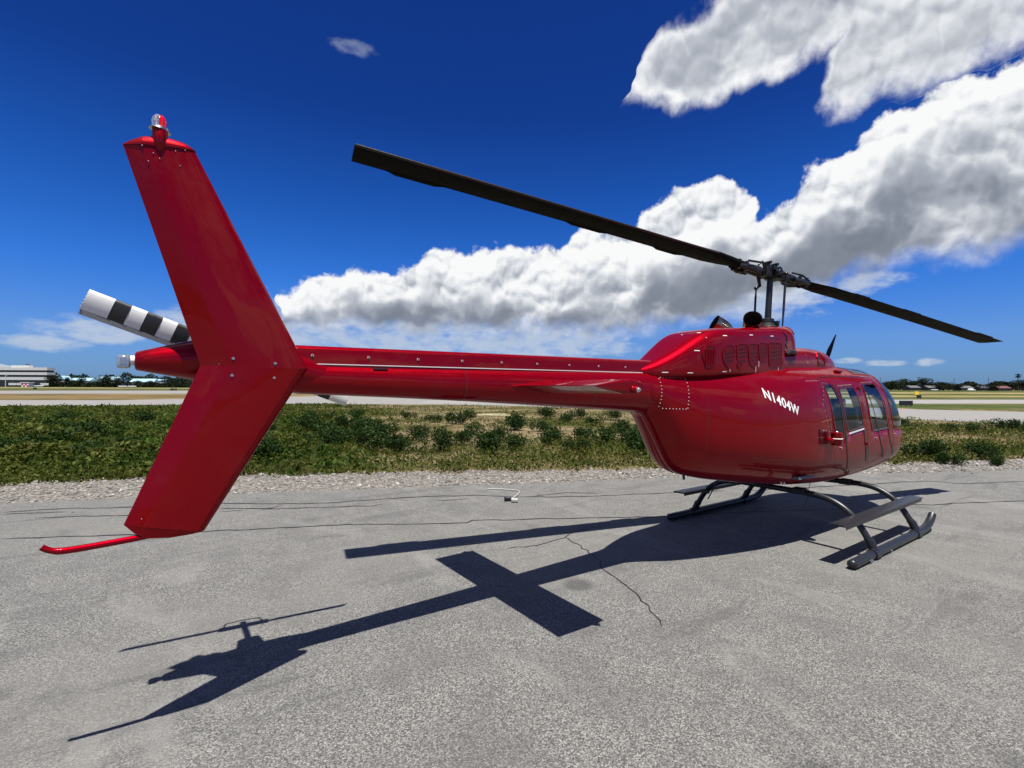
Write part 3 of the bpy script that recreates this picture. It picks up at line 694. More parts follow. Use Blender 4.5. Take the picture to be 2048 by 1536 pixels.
# ---- swept fin
FY = -.17
def make_fin():
    prof = [(0, 0), (.012, .35), (.04, .66), (.10, .92), (.18, 1.0), (.45, 1.0), (.735, .98), (.75, .95), (.88, .5), (1.0, .06)]
    ring = prof + [(c, -t) for c, t in prof[::-1][:-1]]
    def section(LE, TE, th):
        (xl, zl), (xt, zt) = LE, TE
        return [(xl + (xt - xl) * c, FY - t * th, zl + (zt - zl) * c) for c, t in ring]
    LEk, TEk, LEt, TEt = (-5.65, 1.90), (-6.18, 1.905), (-6.21, 3.01), (-6.505, 2.965)
    LEb, TEb = (-6.155, 1.045), (-6.49, 1.125)
    mix = lambda a, b, t: (a[0] + (b[0] - a[0]) * t, a[1] + (b[1] - a[1]) * t)
    fin = MB().rings([section(mix(LEk, LEt, t), mix(TEk, TEt, t), .040 - .010 * t) for t in [i / 8 for i in range(9)]]).build('upper_fin', 'red_paint', H, ang=14)
    low = MB().rings([section(mix(LEk, LEb, t), mix(TEk, TEb, t), .042 - .010 * t) for t in [i / 8 for i in range(9)]])
    low = low.build('lower_fin', 'red_paint', H, ang=14)
    # pointed bottom edge
    b = section(LEb, TEb, .031); k = len(prof)
    mb = MB(); n = len(b); mid = [(x_ + .0, FY + (y_ - FY) * .75, z_ - .055 * max(0, math.sin(PI * min(1, (x_ - LEb[0]) / (-6.40 - LEb[0]) * .5 if x_ > -6.40 else .5 + .5 * (x_ + 6.40) / (TEb[0] + 6.40))))) for x_, y_, z_ in b]
    mb.rings([b, mid]).build('fin_tip_rib', 'red_paint', low, ang=25)
    # cap on top of the fin
    R = []
    for t, s_ in ((-.02, 1.10), (.0, 1.12), (.35, 1.04), (.7, .80), (.92, .45), (1.0, .12)):
        sec = section(LEt, TEt, .031); c0 = Vector(((LEt[0] + TEt[0]) / 2, FY, (LEt[1] + TEt[1]) / 2)); rr = []
        for x_, y_, z_ in sec:
            u = (x_ - LEt[0]) / (TEt[0] - LEt[0]); bulge = .058 * max(0.0, 1 - abs(2 * u - 1) ** 2.2)
            rr.append((c0.x + (x_ - c0.x) * (1.03 if t < .5 else 1.0), FY + (y_ - FY) * s_, z_ + (bulge + .004) * t))
        R.append(rr)
    cap = MB().rings(R).build('fin_cap', 'red_paint', fin, ang=40)
    # beacon fairing and lamp
    bx, bz = -6.36, 3.04
    MB().tube([(bx, FY - .01, 2.945), (bx, FY - .02, 2.99), (bx, FY - .012, 3.035), (bx, FY - .004, 3.08)], [.004, .026, .034, .033], 16).build('beacon_fairing', 'red_paint', cap, ang=60)
    MB().tube([(bx, FY, 3.075), (bx, FY, 3.087)], .038, 18).build('beacon_ring', 'steel', cap)
    be = MB(); n = 18
    Rr = [[(bx + .029 * w_ * math.cos(2 * PI * i / n), FY + .029 * w_ * math.sin(2 * PI * i / n), 3.087 + h_) for i in range(n)] for h_, w_ in ((0, 1), (.03, 1.02), (.048, .9), (.06, .65), (.066, .25))]
    be.rings(Rr); be.build('beacon_lens', 'red_lens', cap, ang=60)
    cl = MB(); Rr = [[(bx - .004 + .030 * w_ * math.cos(PI / 2 + PI * i / 10), FY + .030 * w_ * math.sin(PI / 2 + PI * i / 10), 3.0875 + h_) for i in range(11)] + [(bx - .004, FY, 3.0875 + h_)] for h_, w_ in ((0, 1), (.03, 1.03), (.049, .91), (.061, .66), (.067, .26))]
    cl.rings(Rr).build('beacon_clear_half', 'clear_lens', cap, ang=60)
    # bolts
    for x_, z_ in ((-6.035, 1.945), (-5.83, 1.925), (-6.04, 1.855), (-5.835, 1.845)):
        p = Vector((x_, FY - .0405, z_)); o = MB().tube([p, p + Vector((0, -.003, 0))], .0075, 10).build('bolt', 'steel', low); MB().dome(p + Vector((0, -.003, 0)), (0, -1, 0), .004, .004, 6, 2).build('bolt_tip', 'steel', o)
    mb = MB()
    for x_, z_ in ((-6.43, 2.97), (-6.385, 2.945), (-6.295, 2.98), (-6.255, 2.995), (-6.405, 2.90), (-6.275, 2.91), (-6.08, 1.975), (-6.10, 1.915), (-6.42, 1.15), (-6.36, 2.925)):
        mb.dome((x_, FY - .032, z_), (0, -1, 0), .0036, .003, 6, 2)
    tag(mb.build('rivets', 'steel', fin), kind='stuff')
    # standoff between boom and fin
    MB().box((-5.93, -.12, 1.90), (.30, .09, .10)).build('fin_mount', 'red_paint', H, bevel=.01)
    # tail guard hoop
    path = curve2([(-6.28, FY, 1.075), (-6.41, FY, 1.055), (-6.60, FY + .01, 1.04), (-6.71, FY + .02, 1.035), (-6.755, FY + .02, 1.045), (-6.785, FY + .02, 1.065)], 5)
    MB().tube(path, [.016] * (len(path) - 8) + [.014] * 8, 12).build('tail_guard', 'red_paint', H, ang=60)
make_fin()

# ---- horizontal stabiliser
def make_stab():
    xl, xt, zs = -3.665, -4.125, 1.805
    up = [(0, 0), (.02, .018), (.08, .034), (.25, .046), (.6, .030), (1, .002)]; dn = [(1, -.002), (.7, -.028), (.45, -.050), (.25, -.054), (.10, -.040), (.02, -.018)]
    ring = up + dn
    def sec(y_, s_=1.0): return [(xl + (xt - xl) * c, y_, zs + .002 + .004 * abs(y_) + z_ * s_) for c, z_ in ring]
    for sg in (-1, 1):
        ys = [.10, .4, .7, .955]
        o = MB().rings([sec(sg * y_) for y_ in ys]).build('stabiliser', 'red_paint', H, ang=25)
        tip = MB().rings([sec(sg * .955, 1.06), sec(sg * .975, 1.04), sec(sg * .984, .7)]).build('stabiliser_tip', 'red_paint', o, ang=30)
        p = Vector((-3.765, sg * .975, zs - .02)); MB().tube([p, p + Vector((.012, sg * .030, 0))], [.030, .026], 14).build('lamp_base', 'red_paint', tip)
        MB().dome(p + Vector((.012, sg * .030, 0)), (.35, sg * 1, 0), .018, .022, 12, 4).build('position_lamp', 'clear_lens', tip)
        MB().tube([(-3.62, sg * .135, zs - .01), (-3.80, sg * .145, zs), (-4.18, sg * .13, zs)], [.01, .06, .006], 12, flat=.9).build('root_fillet', 'red_paint', o, ang=60)
make_stab()

# ---- tail rotor on the far side of the boom
def make_tail_rotor():
    hub = Vector((-5.962, .45, 1.998)); tip = Vector((-6.703, .45, 2.282)); d = (tip - hub).normalized(); nrm = Vector((0, 1, 0)); c = d.cross(nrm).normalized()
    if c.z < 0: c = -c
    MB().tube([(-5.962, .05, 1.99), (-5.962, .22, 1.99)], [.10, .07], 16).build('tail_gearbox', 'red_paint', H)
    h = MB(); h.tube([(-5.962, .2, 1.995), (-5.962, .52, 2.0)], .022, 12); h.tube([hub - d * .17, hub + d * .17], .034, 12); hb = h.build('tail_rotor_hub', 'hub_metal', H)
    for s_ in (-1, 1):
        p = hub + d * s_ * .12 + nrm * .09; MB().tube([hub + nrm * .10, p, p - nrm * .09 + d * s_ * .03], .009, 8).build('pitch_link', 'hub_metal', hb)
    prof = [(-.5, 0), (-.46, .3), (-.35, .5), (-.1, .55), (.2, .38), (.5, .05)]; ring = prof + [(a, -b) for a, b in prof[::-1][1:-1]]
    def sec(r_, s_, ch, th, tw): return [hub + d * (r_ * s_) - c * (a * ch * s_ * 1.0) + nrm * (b * th + a * ch * tw * s_) for a, b in ring]
    segs = [(.13, .20, 'off_white')] + [(.20, .33, 'off_white'), (.33, .42, 'stripe_black'), (.42, .50, 'off_white'), (.50, .59, 'stripe_black'), (.59, .67, 'off_white'), (.67, .745, 'stripe_black')]
    # stripes counted from the tip: white, black, white, black, white, black, white
    R_ = .790; marks = [R_, R_ - .125, R_ - .205, R_ - .285, R_ - .365, R_ - .445, R_ - .525, .16]
    for s_ in (1, -1):
        bl = None
        for k in range(7):
            a, b = marks[k + 1], marks[k]
            mb = MB(); ch0 = .128 if k < 6 else .10
            mb.rings([sec(a, s_, ch0, .026, .10), sec(b, s_, .128, .022, .10)])
            o = mb.build('blade' if k == 0 else 'blade_band', 'white_paint' if k % 2 == 0 else 'stripe_black', hb if k == 0 else bl, ang=60)
            if k == 0: bl = o
        mb = MB(); q = []
        for r_ in (.2, R_ - .002):
            e0 = hub + d * (r_ * s_) - c * (.5 * .128 * s_) + nrm * (.5 * .128 * .10 * s_); e1 = e0 - c * (.022 * s_) + nrm * .001
            q += [e0 + c * .006 * s_ + nrm * .003, e1, e0 + c * .006 * s_ - nrm * .003]
        mb.add(q, [(0, 1, 4, 3), (1, 2, 5, 4), (2, 0, 3, 5), (0, 2, 1), (3, 4, 5)]); mb.build('trailing_edge', 'trailing_grey', bl)
        for i in range(5):
            e = hub + d * (R_ * s_) - c * ((-.3 + .16 * i) * .128 * s_); MB().dome(e, d * s_, .006, .006, 6, 2).build('tip_weight', 'trailing_grey', bl)
make_tail_rotor()

# ---- main rotor
def make_rotor():
    hub = Vector((-.07, 0, 3.235)); psi = rad(167.45); s0 = .1255
    d = Vector((math.cos(psi), math.sin(psi), s0)).normalized(); side = Vector((-math.sin(psi), math.cos(psi), 0)); n = d.cross(side).normalized()
    if n.z < 0: n = -n
    mast0 = Vector((-.155, 0, 2.45))
    MB().tube([mast0, mast0 + (hub - mast0) * .55, hub + Vector((.002, 0, .02))], [.042, .037, .036], 20).build('rotor_mast', 'gear_grey', H)
    sw = MB(); c0 = mast0 + Vector((.003, 0, .10))
    sw.tube([c0 + Vector((0, 0, z_)) for z_ in (0, .02, .05, .06, .11, .12)], [.13, .14, .13, .085, .08, .06], 20)
    sw.box(c0 + Vector((-.10, .05, .09)), (.10, .05, .04)); sw.box(c0 + Vector((.08, -.02, .075)), (.08, .06, .03)); sw.box(c0 + Vector((-.03, -.12, .05)), (.05, .08, .04))
    sw.build('swashplate', 'black_metal', H, ang=35)
    hb = MB(); u = d; v = side
    hb.box(hub, (.30, .15, .11), (u, v, n)); hb.tube([hub - n * .07, hub + n * .085], .065, 18); hb.box(hub + n * .05, (.14, .22, .05), (u, v, n))
    hb.tube([hub - v * .15, hub + v * .15], .035, 14)
    for sx in (-1, 1):
        hb.box(hub + n * .10 + u * .06 * sx, (.035, .05, .09), (u, v, n)); hb.tube([hub + n * .135 + u * .06 * sx - v * .05, hub + n * .135 + u * .06 * sx + v * .05], .020, 10)
        hb.tube([hub + n * .06 + u * .03 * sx, hub + n * .13 + u * .16 * sx, hub + n * .07 + u * .22 * sx], .013, 8)
    HB = hb.build('rotor_hub', 'hub_metal', H, ang=35, bevel=.006)
    prof = [(-.5, 0), (-.485, .35), (-.45, .62), (-.36, .90), (-.22, 1.0), (-.05, .90), (.2, .55), (.5, .03)]
    ring = prof + [(a, -b * .75) for a, b in prof[::-1][1:-1]]
    for s_ in (1, -1):
        le = side * (-1) * (-s_) if False else (UP.cross(d * s_)).normalized()      # anticlockwise rotor: leading edge
        te = -le
        def pt(r_, a, t): return hub + d * (s_ * r_) + te * (a + .025) + n * (t - .030 * (r_ / 5.08) ** 2 - a * .03)
        # grip
        g = MB(); g.tube([pt(.13, 0, 0), pt(.20, 0, 0), pt(.34, 0, 0), pt(.42, 0, 0)], [.055, .068, .062, .05], 16)
        g.tube([pt(.30, -.08, -.035), pt(.42, -.10, -.03), pt(.58, -.07, -.02)], [.030, .040, .020], 10); g.tube([pt(.30, .08, -.025), pt(.45, .09, -.02), pt(.60, .06, -.01)], [.026, .036, .018], 10)
        for r_ in (.44, .56):
            for sg in (-1, 1): g.tube([pt(r_, .05 * sg, -.055), pt(r_, .05 * sg, .06)], .022, 10)
        G = g.build('blade_grip', 'hub_metal', HB, ang=40)
        MB().tube([pt(.20, -.10, .02), pt(.30, -.16, .045), pt(.50, -.13, .035)], .014, 8).tube([pt(.24, .09, .05), pt(.40, .11, .05), pt(.62, .05, .03)], .012, 8).build('drag_brace', 'hub_metal', G)
        # pitch horn and link
        hy = Vector((-.02 if s_ > 0 else .03, .175 * s_, -.15 * (1 if s_ > 0 else .12))); top = hub + hy
        MB().tube([pt(.20, 0, 0), hub + Vector((hy.x * .5, hy.y * .75, hy.z * .85)), top], [.026, .020, .018], 10).build('pitch_horn', 'hub_metal', HB)
        lo = Vector((-.13 + (.03 if s_ < 0 else -.02), .165 * s_, 2.56))
        MB().tube([lo, lo + (top - lo) * .12, lo + (top - lo) * .3, lo + (top - lo) * .75, top + Vector((0, 0, -.05)), top], [.008, .010, .014, .014, .009, .013], 10).build('pitch_link', 'gear_grey', HB)
        MB().dome(top, (0, 0, 1), .026, .026, 10, 3).dome(top, (0, 0, -1), .026, .026, 10, 3).build('rod_end', 'hub_metal', HB)
        # blade
        st = [(.40, .13, .055), (.55, .17, .055), (.75, .26, .05), (.95, .325, .042), (1.25, .33, .03), (1.8, .33, .024), (2.8, .33, .021), (3.9, .33, .02), (5.06, .33, .019), (5.08, .325, .012)]
        R = [[pt(r_, a * ch, t * th) for a, t in ring] for r_, ch, th in st]
        bl = MB().rings(R).build('rotor_blade', 'blade_black', HB, ang=50)
        # bright erosion strip along the leading edge
        mb = MB(); R = []
        for r_ in (1.0, 2.0, 3.0, 4.0, 5.075):
            th = .022; R.append([pt(r_, -.5 * .33 - .0025, 0), pt(r_, -.485 * .33 - .001, .45 * th), pt(r_, -.455 * .33, .70 * th), pt(r_, -.455 * .33, -.5 * th), pt(r_, -.485 * .33 - .001, -.34 * th)])
        mb.rings(R); mb.build('erosion_strip', 'gear_grey', bl)
        for a, b, w_ in ((1.35, 1.62, .030), (2.42, 2.78, .024), (4.30, 4.68, .034)):
            e = .165; z_ = -.002
            mb = MB(); mb.add([pt(a - .10, e - .02, z_ + .003), pt(a, e + w_, z_), pt(b, e + w_, z_), pt(b + .10, e - .02, z_ + .003), pt(a - .10, e - .02, z_ - .003), pt(a, e + w_, z_ - .003), pt(b, e + w_, z_ - .003), pt(b + .10, e - .02, z_ - .003)],
                              [(0, 1, 2, 3), (7, 6, 5, 4), (0, 4, 5, 1), (1, 5, 6, 2), (2, 6, 7, 3)]); mb.build('trim_tab', 'blade_black', bl, smooth=False)
make_rotor()

# ---- high skid gear
def make_gear():
    y0, ty, zc = -.075, 1.08, .052
    XR, XF = -.17, 1.12
    for sg in (-1, 1):
        Y = y0 + sg * ty
        path = [Vector((x_, Y, z_)) for x_, z_ in ((-.735, zc), (-.70, zc), (-.3, zc), (.6, zc), (1.2, zc), (1.42, zc + .006), (1.56, zc + .04), (1.66, zc + .09), (1.72, zc + .14))]
        sk = MB().tube(path, [.043, .047, .047, .047, .047, .047, .046, .044, .043], 18).build('skid_tube', 'gear_grey', H, ang=50)
        MB().dome((-.732, Y, zc), (-1, 0, 0), .047, .035, 16, 4).build('skid_cap', 'gear_grey', sk)
        for x_ in (XR, XF):
            MB().tube([(x_ - .07, Y, zc), (x_ + .07, Y, zc)], .057, 18).tube([(x_, Y, zc + .03), (x_, Y - sg * .045, zc + .13)], .044, 14).build('skid_saddle', 'gear_grey', sk)
        for x_ in (-.42, -.38, .15): MB().tube([(x_, Y + sg * .045, zc - .01), (x_, Y + sg * .064, zc - .02)], .008, 6).build('wear_shoe_bolt', 'steel', sk)
        # step
        ax_ = Vector((2.32, 0, 0)); yc = y0 + sg * .945
        mb = MB(); mb.prism([(-.74, yc - .075, .400), (-.74, yc + .075, .400), (-.74, yc + .075, .412), (-.74, yc + .04, .418), (-.74, yc - .04, .418), (-.74, yc - .075, .412)], ax_)
        mb.prism([(-.71, yc + .070, .385), (-.71, yc + .074, .385), (-.71, yc + .074, .402), (-.71, yc + .070, .402)], (2.25, 0, 0)); mb.prism([(-.71, yc - .074, .370), (-.71, yc - .070, .370), (-.71, yc - .070, .402), (-.71, yc - .074, .402)], (2.25, 0, 0))
        stp = mb.build('step_board', 'gear_grey', H, ang=30)
        for x_ in (XR, XF): MB().box((x_, y0 + sg * .915, .365), (.06, .10, .06)).build('step_bracket', 'gear_grey', stp, bevel=.008)
    for x_, lift in ((XR, 0), (XF, -.03)):
        half = [(0, .575), (.30, .575), (.48, .57), (.62, .55), (.74, .505), (.85, .43), (.935, .33), (1.005, .22), (1.07, .10)]
        pts = [(x_, y0 - y_, z_ + lift * (1 - y_ / 1.1)) for y_, z_ in half[::-1]] + [(x_, y0 + y_, z_ + lift * (1 - y_ / 1.1)) for y_, z_ in half[1:]]
        p = curve2(pts, 3); ct = MB().tube(p, .034, 16).build('cross_tube', 'gear_grey', H, ang=60)
        for sg in (-1, 1): MB().box((x_, sg * .40, .585 + lift), (.12, .14, .07)).build('tube_clamp', 'black_metal', ct, bevel=.01)
        for sg in (-1, 1): MB().tube([(x_, y0 + sg * 1.017, .20), (x_, y0 + sg * 1.031, .175)], .040, 14).build('tube_collar', 'gear_grey', ct)
make_gear()

# ------------------------------------------------------------------ ground
def ground_mats():
    # weathered light asphalt with exposed aggregate
    m, N, b = new_mat('asphalt'); tc = N.n('ShaderNodeTexCoord').outputs['Object']
    big = N.noise(tc, .35, 4, .6); mid = N.noise(tc, 2.3, 5, .65); fine = N.noise(tc, 95, 3, .75); st = N.voro(tc, 135, 'F1', 'Color'); cell = N.voro(tc, 135, 'F1')
    sep = N.n('ShaderNodeSeparateColor'); N.put(sep.inputs[0], st)
    agg = N.m('ADD', N.m('MULTIPLY', sep.outputs[0], .55), N.m('MULTIPLY', fine, .55))
    col = N.ramp(agg, [(.22, (.030, .030, .028)), (.42, (.080, .079, .074)), (.62, (.132, .130, .121)), (.88, (.29, .285, .265))])
    col = N.mix(N.ss(mid, .38, .70, 0, .50), col, (.080, .079, .075))
    col = N.mix(N.ss(big, .45, .70, 0, .55), col, (.148, .145, .134))
    stain = N.ss(N.noise(tc, .9, 3, .5), .62, .74, 0, .5)
    col = N.mix(stain, col, (.05, .05, .05))
    # tyre scuffs and faint drag marks along the apron, oil spots
    rub = N.ss(N.noise(N.v('MULTIPLY', tc, (.35, 2.6, 1)), 1.1, 4, .6, .6), .56, .68, 0, .42)
    col = N.mix(rub, col, (.055, .055, .053))
    pale = N.ss(N.noise(N.v('MULTIPLY', tc, (1.8, .5, 1)), .8, 5, .65, .8), .54, .70, 0, .5)
    col = N.mix(pale, col, (.19, .187, .175))
    oil = N.ss(N.voro(tc, .55), .05, .10, .55, 0)
    col = N.mix(oil, col, (.03, .03, .03))
    N.put(b.inputs['Base Color'], col); b.inputs['Roughness'].default_value = .8; b.inputs['Specular IOR Level'].default_value = .35
    bp = N.n('ShaderNodeBump'); bp.inputs['Strength'].default_value = .9; bp.inputs['Distance'].default_value = .006
    N.put(bp.inputs['Height'], N.m('SUBTRACT', fine, cell)); N.L.new(bp.outputs[0], b.inputs['Normal'])
    plain('tar', (.006, .006, .006), .7, var=.4, scale=40)
    # gravelly dirt
    m, N, b = new_mat('gravel_dirt'); tc = N.n('ShaderNodeTexCoord').outputs['Object']
    st = N.voro(tc, 28, 'F1', 'Color'); sep = N.n('ShaderNodeSeparateColor'); N.put(sep.inputs[0], st); nz = N.noise(tc, 60, 4, .7); b2 = N.noise(tc, 1.4, 4, .6)
    col = N.ramp(N.m('ADD', N.m('MULTIPLY', sep.outputs[0], .5), N.m('MULTIPLY', nz, .5)), [(.2, (.055, .050, .044)), (.5, (.14, .13, .11)), (.85, (.23, .22, .20))])
    col = N.mix(N.ss(b2, .5, .75, 0, .5), col, (.15, .125, .095))
    N.put(b.inputs['Base Color'], col); b.inputs['Roughness'].default_value = .95
    bp = N.n('ShaderNodeBump'); bp.inputs['Strength'].default_value = 1; bp.inputs['Distance'].default_value = .02; N.put(bp.inputs['Height'], N.voro(tc, 28)); N.L.new(bp.outputs[0], b.inputs['Normal'])
    # stones
    m, N, b = new_mat('stone'); g = N.n('ShaderNodeNewGeometry'); tc = N.n('ShaderNodeTexCoord').outputs['Object']
    col = N.ramp(g.outputs['Random Per Island'], [(0, (.045, .04, .036)), (.3, (.13, .122, .106)), (.6, (.21, .20, .18)), (.85, (.175, .14, .122)), (1, (.36, .35, .33))])
    N.put(b.inputs['Base Color'], N.mix(N.m('MULTIPLY', N.noise(tc, 90, 3), .35), col, (.2, .19, .18))); b.inputs['Roughness'].default_value = .9
    # scrub field: sand, dry grass, green
    m, N, b = new_mat('field_soil'); tc = N.n('ShaderNodeTexCoord').outputs['Object']
    n1 = N.noise(tc, .22, 5, .62); n2 = N.noise(tc, 2.6, 5, .65); n3 = N.noise(tc, 28, 4, .7)
    far = N.noise(N.v('MULTIPLY', N.v('ADD', tc, (0, 0, 0)), (1, 1, 1)), .025, 4, .55)
    sand = N.mix(n3, (.15, .108, .062), (.23, .175, .105)); dry = N.mix(n3, (.05, .045, .014), (.10, .083, .03)); grn = N.mix(n3, (.020, .034, .006), (.045, .062, .013))
    col = N.mix(N.ss(N.m('ADD', n1, N.m('MULTIPLY', N.m('SUBTRACT', n2, .5), .5)), .42, .54), dry, sand)
    col = N.mix(N.ss(N.m('ADD', n2, N.m('MULTIPLY', N.m('SUBTRACT', far, .5), .6)), .50, .62), col, grn)
    N.put(b.inputs['Base Color'], col); b.inputs['Roughness'].default_value = 1.0; b.inputs['Specular IOR Level'].default_value = .1
    bp = N.n('ShaderNodeBump'); bp.inputs['Strength'].default_value = .8; bp.inputs['Distance'].default_value = .05; N.put(bp.inputs['Height'], n3); N.L.new(bp.outputs[0], b.inputs['Normal'])
    def grassy(name, a, c, d, sc):
        m, N, b = new_mat(name); tc = N.n('ShaderNodeTexCoord').outputs['Object']
        n1 = N.noise(N.v('MULTIPLY', tc, (1, 1, 1)), sc, 5, .65); n2 = N.noise(tc, sc * 9, 4, .7)
        col = N.ramp(N.m('ADD', N.m('MULTIPLY', n1, .75), N.m('MULTIPLY', n2, .25)), [(.36, a), (.5, c), (.64, d)])
        N.put(b.inputs['Base Color'], col); b.inputs['Roughness'].default_value = 1.0; b.inputs['Specular IOR Level'].default_value = .1
    grassy('dry_grass', (.055, .047, .016), (.115, .080, .034), (.165, .128, .058), .06)
    grassy('straw_grass', (.115, .092, .034), (.19, .153, .068), (.255, .21, .105), .05)
    grassy('green_grass', (.022, .036, .007), (.048, .060, .015), (.10, .088, .033), .12)
    plain('taxiway_asphalt', (.168, .162, .150), .9, var=.12, scale=.6)
    plain('runway_asphalt', (.19, .184, .172), .9, var=.08, scale=.4)
ground_mats()
def sheet(name, pts, z, mat, label=None, kind='structure', parent=None, thick=0.0, n_sub=0):
    """flat polygon on the ground from site points"""
    P = [site(r, a, z) for r, a in pts]; mb = MB()
    if thick: mb.prism([p - Vector((0, 0, thick)) for p in P], (0, 0, thick))
    else: mb.add(P, [tuple(range(len(P)))])
    o = mb.build(name, mat, parent, smooth=False)
    # make the polygon face up
    me = o.data
    if me.polygons[1 if thick else 0].normal.z < 0: me.flip_normals()
    if not parent: tag(o, kind=kind)
    return o
rnd = random.Random(11)
def wob(pts, step, amp, seed):
    """subdivide an open polyline and make it uneven"""
    r_ = random.Random(seed); out = []
    for i in range(len(pts) - 1):
        a, b = Vector(pts[i]), Vector(pts[i + 1]); k = max(1, int((b - a).length / step))
        for j in range(k):
            p = a + (b - a) * j / k; out.append((p.x + r_.uniform(-amp, amp), p.y + r_.uniform(-amp, amp)))
    out.append(pts[-1]); return out
EDGE = [(-40, -.2), (-7.68, 7.46), (-5.1, 8.14), (0.01, 9.17), (3.26, 9.91), (8.86, 10.64), (11.38, 11.03), (40, 15.5)]
FEDGE = [(-40, .8), (-9.22, 8.95), (-7.02, 9.65), (-3.35, 10.3), (3.01, 10.85), (10.67, 12.15), (12.98, 12.6), (40, 17.4)]
E1 = wob(EDGE, .18, .07, 3); E2 = wob(FEDGE, .35, .24, 4)
def make_ground():
    # one sheet out to the horizon
    mb = MB(); S_ = 6000; c = site(0, 0); g = MB(); K = 24
    V = [(c.x + math.cos(2 * PI * i / K) * S_, c.y + math.sin(2 * PI * i / K) * S_, -.035) for i in range(K)]
    g.add(V, [tuple(range(K))]); tag(g.build('ground', 'field_soil', smooth=False), kind='structure')
    ap = sheet('apron', [(-60, -45)] + [(-60, -4)] + E1 + [(60, 19), (60, -45)], 0.0, 'asphalt', thick=.03)
    sheet('gravel_verge', [(p[0], p[1] - .25) for p in E1] + E2[::-1], -.012, 'gravel_dirt')
    # cracks and tar seams in the asphalt
    CR = [([(-7.15, 6.94), (-7.04, 7.03), (-6.43, 7.21), (-5.6, 7.29), (-4.41, 7.56), (-3.36, 7.55), (-2.67, 7.66), (-2.12, 7.87), (-1.39, 8.1), (-0.54, 8.2), (0.05, 8.1), (0.69, 8.11), (1.33, 8.16), (2.19, 8.37), (2.89, 8.5), (3.73, 8.69)], .035), ([(-7.04, 6.84), (-6.67, 6.95), (-6.25, 7.01)], .03), ([(-6.4, 6.69), (-5.86, 6.78), (-5.3, 6.84), (-5.02, 6.9)], .03), ([(-4.25, 7.25), (-3.53, 7.27), (-3.43, 7.48)], .03), ([(-4.18, 7.08), (-3.82, 7.12)], .025), ([(-3.65, 7.21), (-3.37, 7.24), (-2.57, 7.38), (-2.07, 7.45), (-1.93, 7.61)], .03), ([(-1.18, 7.79), (-0.64, 7.94)], .025), ([(0.34, 8.14), (0.91, 8.42), (1.5, 8.39)], .03),
          ([(-5.95, 5.78), (-5.64, 5.82), (-4.98, 5.91), (-4.44, 6.0), (-3.77, 6.11), (-2.92, 6.28), (-2.24, 6.43), (-1.24, 6.49), (-0.6, 6.55), (-0.54, 6.67), (-0.09, 6.7), (0.31, 6.76), (1.22, 6.83), (2.14, 6.92), (3.07, 7.13), (5.05, 7.4)], .03), ([(1.26, 6.48), (0.87, 6.25), (0.64, 5.94), (0.44, 5.76), (0.29, 5.64), (-0.05, 5.51)], .014), ([(0.64, 5.94), (0.83, 5.47), (0.91, 5.15), (0.91, 4.97), (0.97, 4.73), (1.06, 4.45), (1.13, 4.11), (1.14, 3.92), (1.13, 3.73)], .014), ([(4.16, 8.65), (5.4, 8.98), (6.84, 9.34), (7.49, 9.55), (8.03, 9.61), (8.36, 9.52), (8.48, 9.38), (9.97, 9.66), (10.55, 9.72)], .04), ([(6.12, 7.67), (6.49, 7.68), (7.07, 7.82), (8.24, 7.98), (8.91, 8.07)], .035)]
    for k, (pts, w_) in enumerate(CR):
        r_ = random.Random(50 + k); p = wob(pts, .07 if w_ < .02 else .12, .018 if w_ < .02 else .02, 70 + k); mb = MB(); V = []
        for i, q in enumerate(p):
            a = Vector(p[max(0, i - 1)]); b_ = Vector(p[min(len(p) - 1, i + 1)]); t = (b_ - a).normalized(); nn = Vector((-t.y, t.x)); w2 = w_ * r_.uniform(.5, 1.25) * (.15 if i in (0, len(p) - 1) else 1) * .5
            for s_ in (1, -1): V.append(site(q[0] + nn.x * w2 * s_, q[1] + nn.y * w2 * s_, .004))
        mb.add(V, [(2 * i + 1, 2 * i + 3, 2 * i + 2, 2 * i) for i in range(len(p) - 1)]).build('crack', 'tar', ap, smooth=False)
    # taxiway that swings past behind the field, second strips beyond it
    near = [(-130, 28), (-39.2, 39.5), (-28.6, 43.5), (-21.6, 48.0), (-10, 49.0), (-2.2, 47.5), (3.8, 43.6), (10.2, 37.2), (23.1, 29.7), (26.3, 25.6), (60, -8)]
    farr = [(90, 2), (40.6, 39.0), (34.4, 44.2), (26, 58), (8, 92), (-22, 96), (-36, 80), (-44, 62), (-57.4, 56.5), (-140, 50)]
    sheet('taxiway', [tuple(p) for p in curve2(near, 5)] + [tuple(p) for p in curve2(farr, 5)], -.026, 'taxiway_asphalt')
    sheet('near_grass', [(-160, 54), (-57, 57), (-20, 62), (20, 54.5), (36, 46), (45, 41), (160, -30), (160, 68), (62, 59.7), (45, 57.5), (0, 80), (-66, 101), (-96, 93), (-200, 66)], -.031, 'green_grass')
    sheet('dry_verge', [(-160, 55.5), (-57, 58.5), (-22, 63), (-5, 66), (-20, 92), (-66, 100), (-96, 92), (-200, 64)], -.028, 'dry_grass')
    sheet('runway', [(-10, 52), (45.7, 58.9), (62.7, 61), (300, 90), (300, 118), (86, 83), (61.8, 79), (-10, 72)], -.0245, 'runway_asphalt')
    sheet('far_taxiway', [(-300, 55), (-96.4, 93.4), (-66.9, 103), (-20, 118), (40, 122), (40, 160), (-102, 158), (-140, 137), (-300, 70)], -.0295, 'taxiway_asphalt')
    sheet('far_grass', [(-420, 60), (-140, 138), (-102, 160), (40, 163), (40, 84), (62, 81), (86, 85), (420, 125), (420, 600), (-420, 600)], -.0225, 'green_grass')
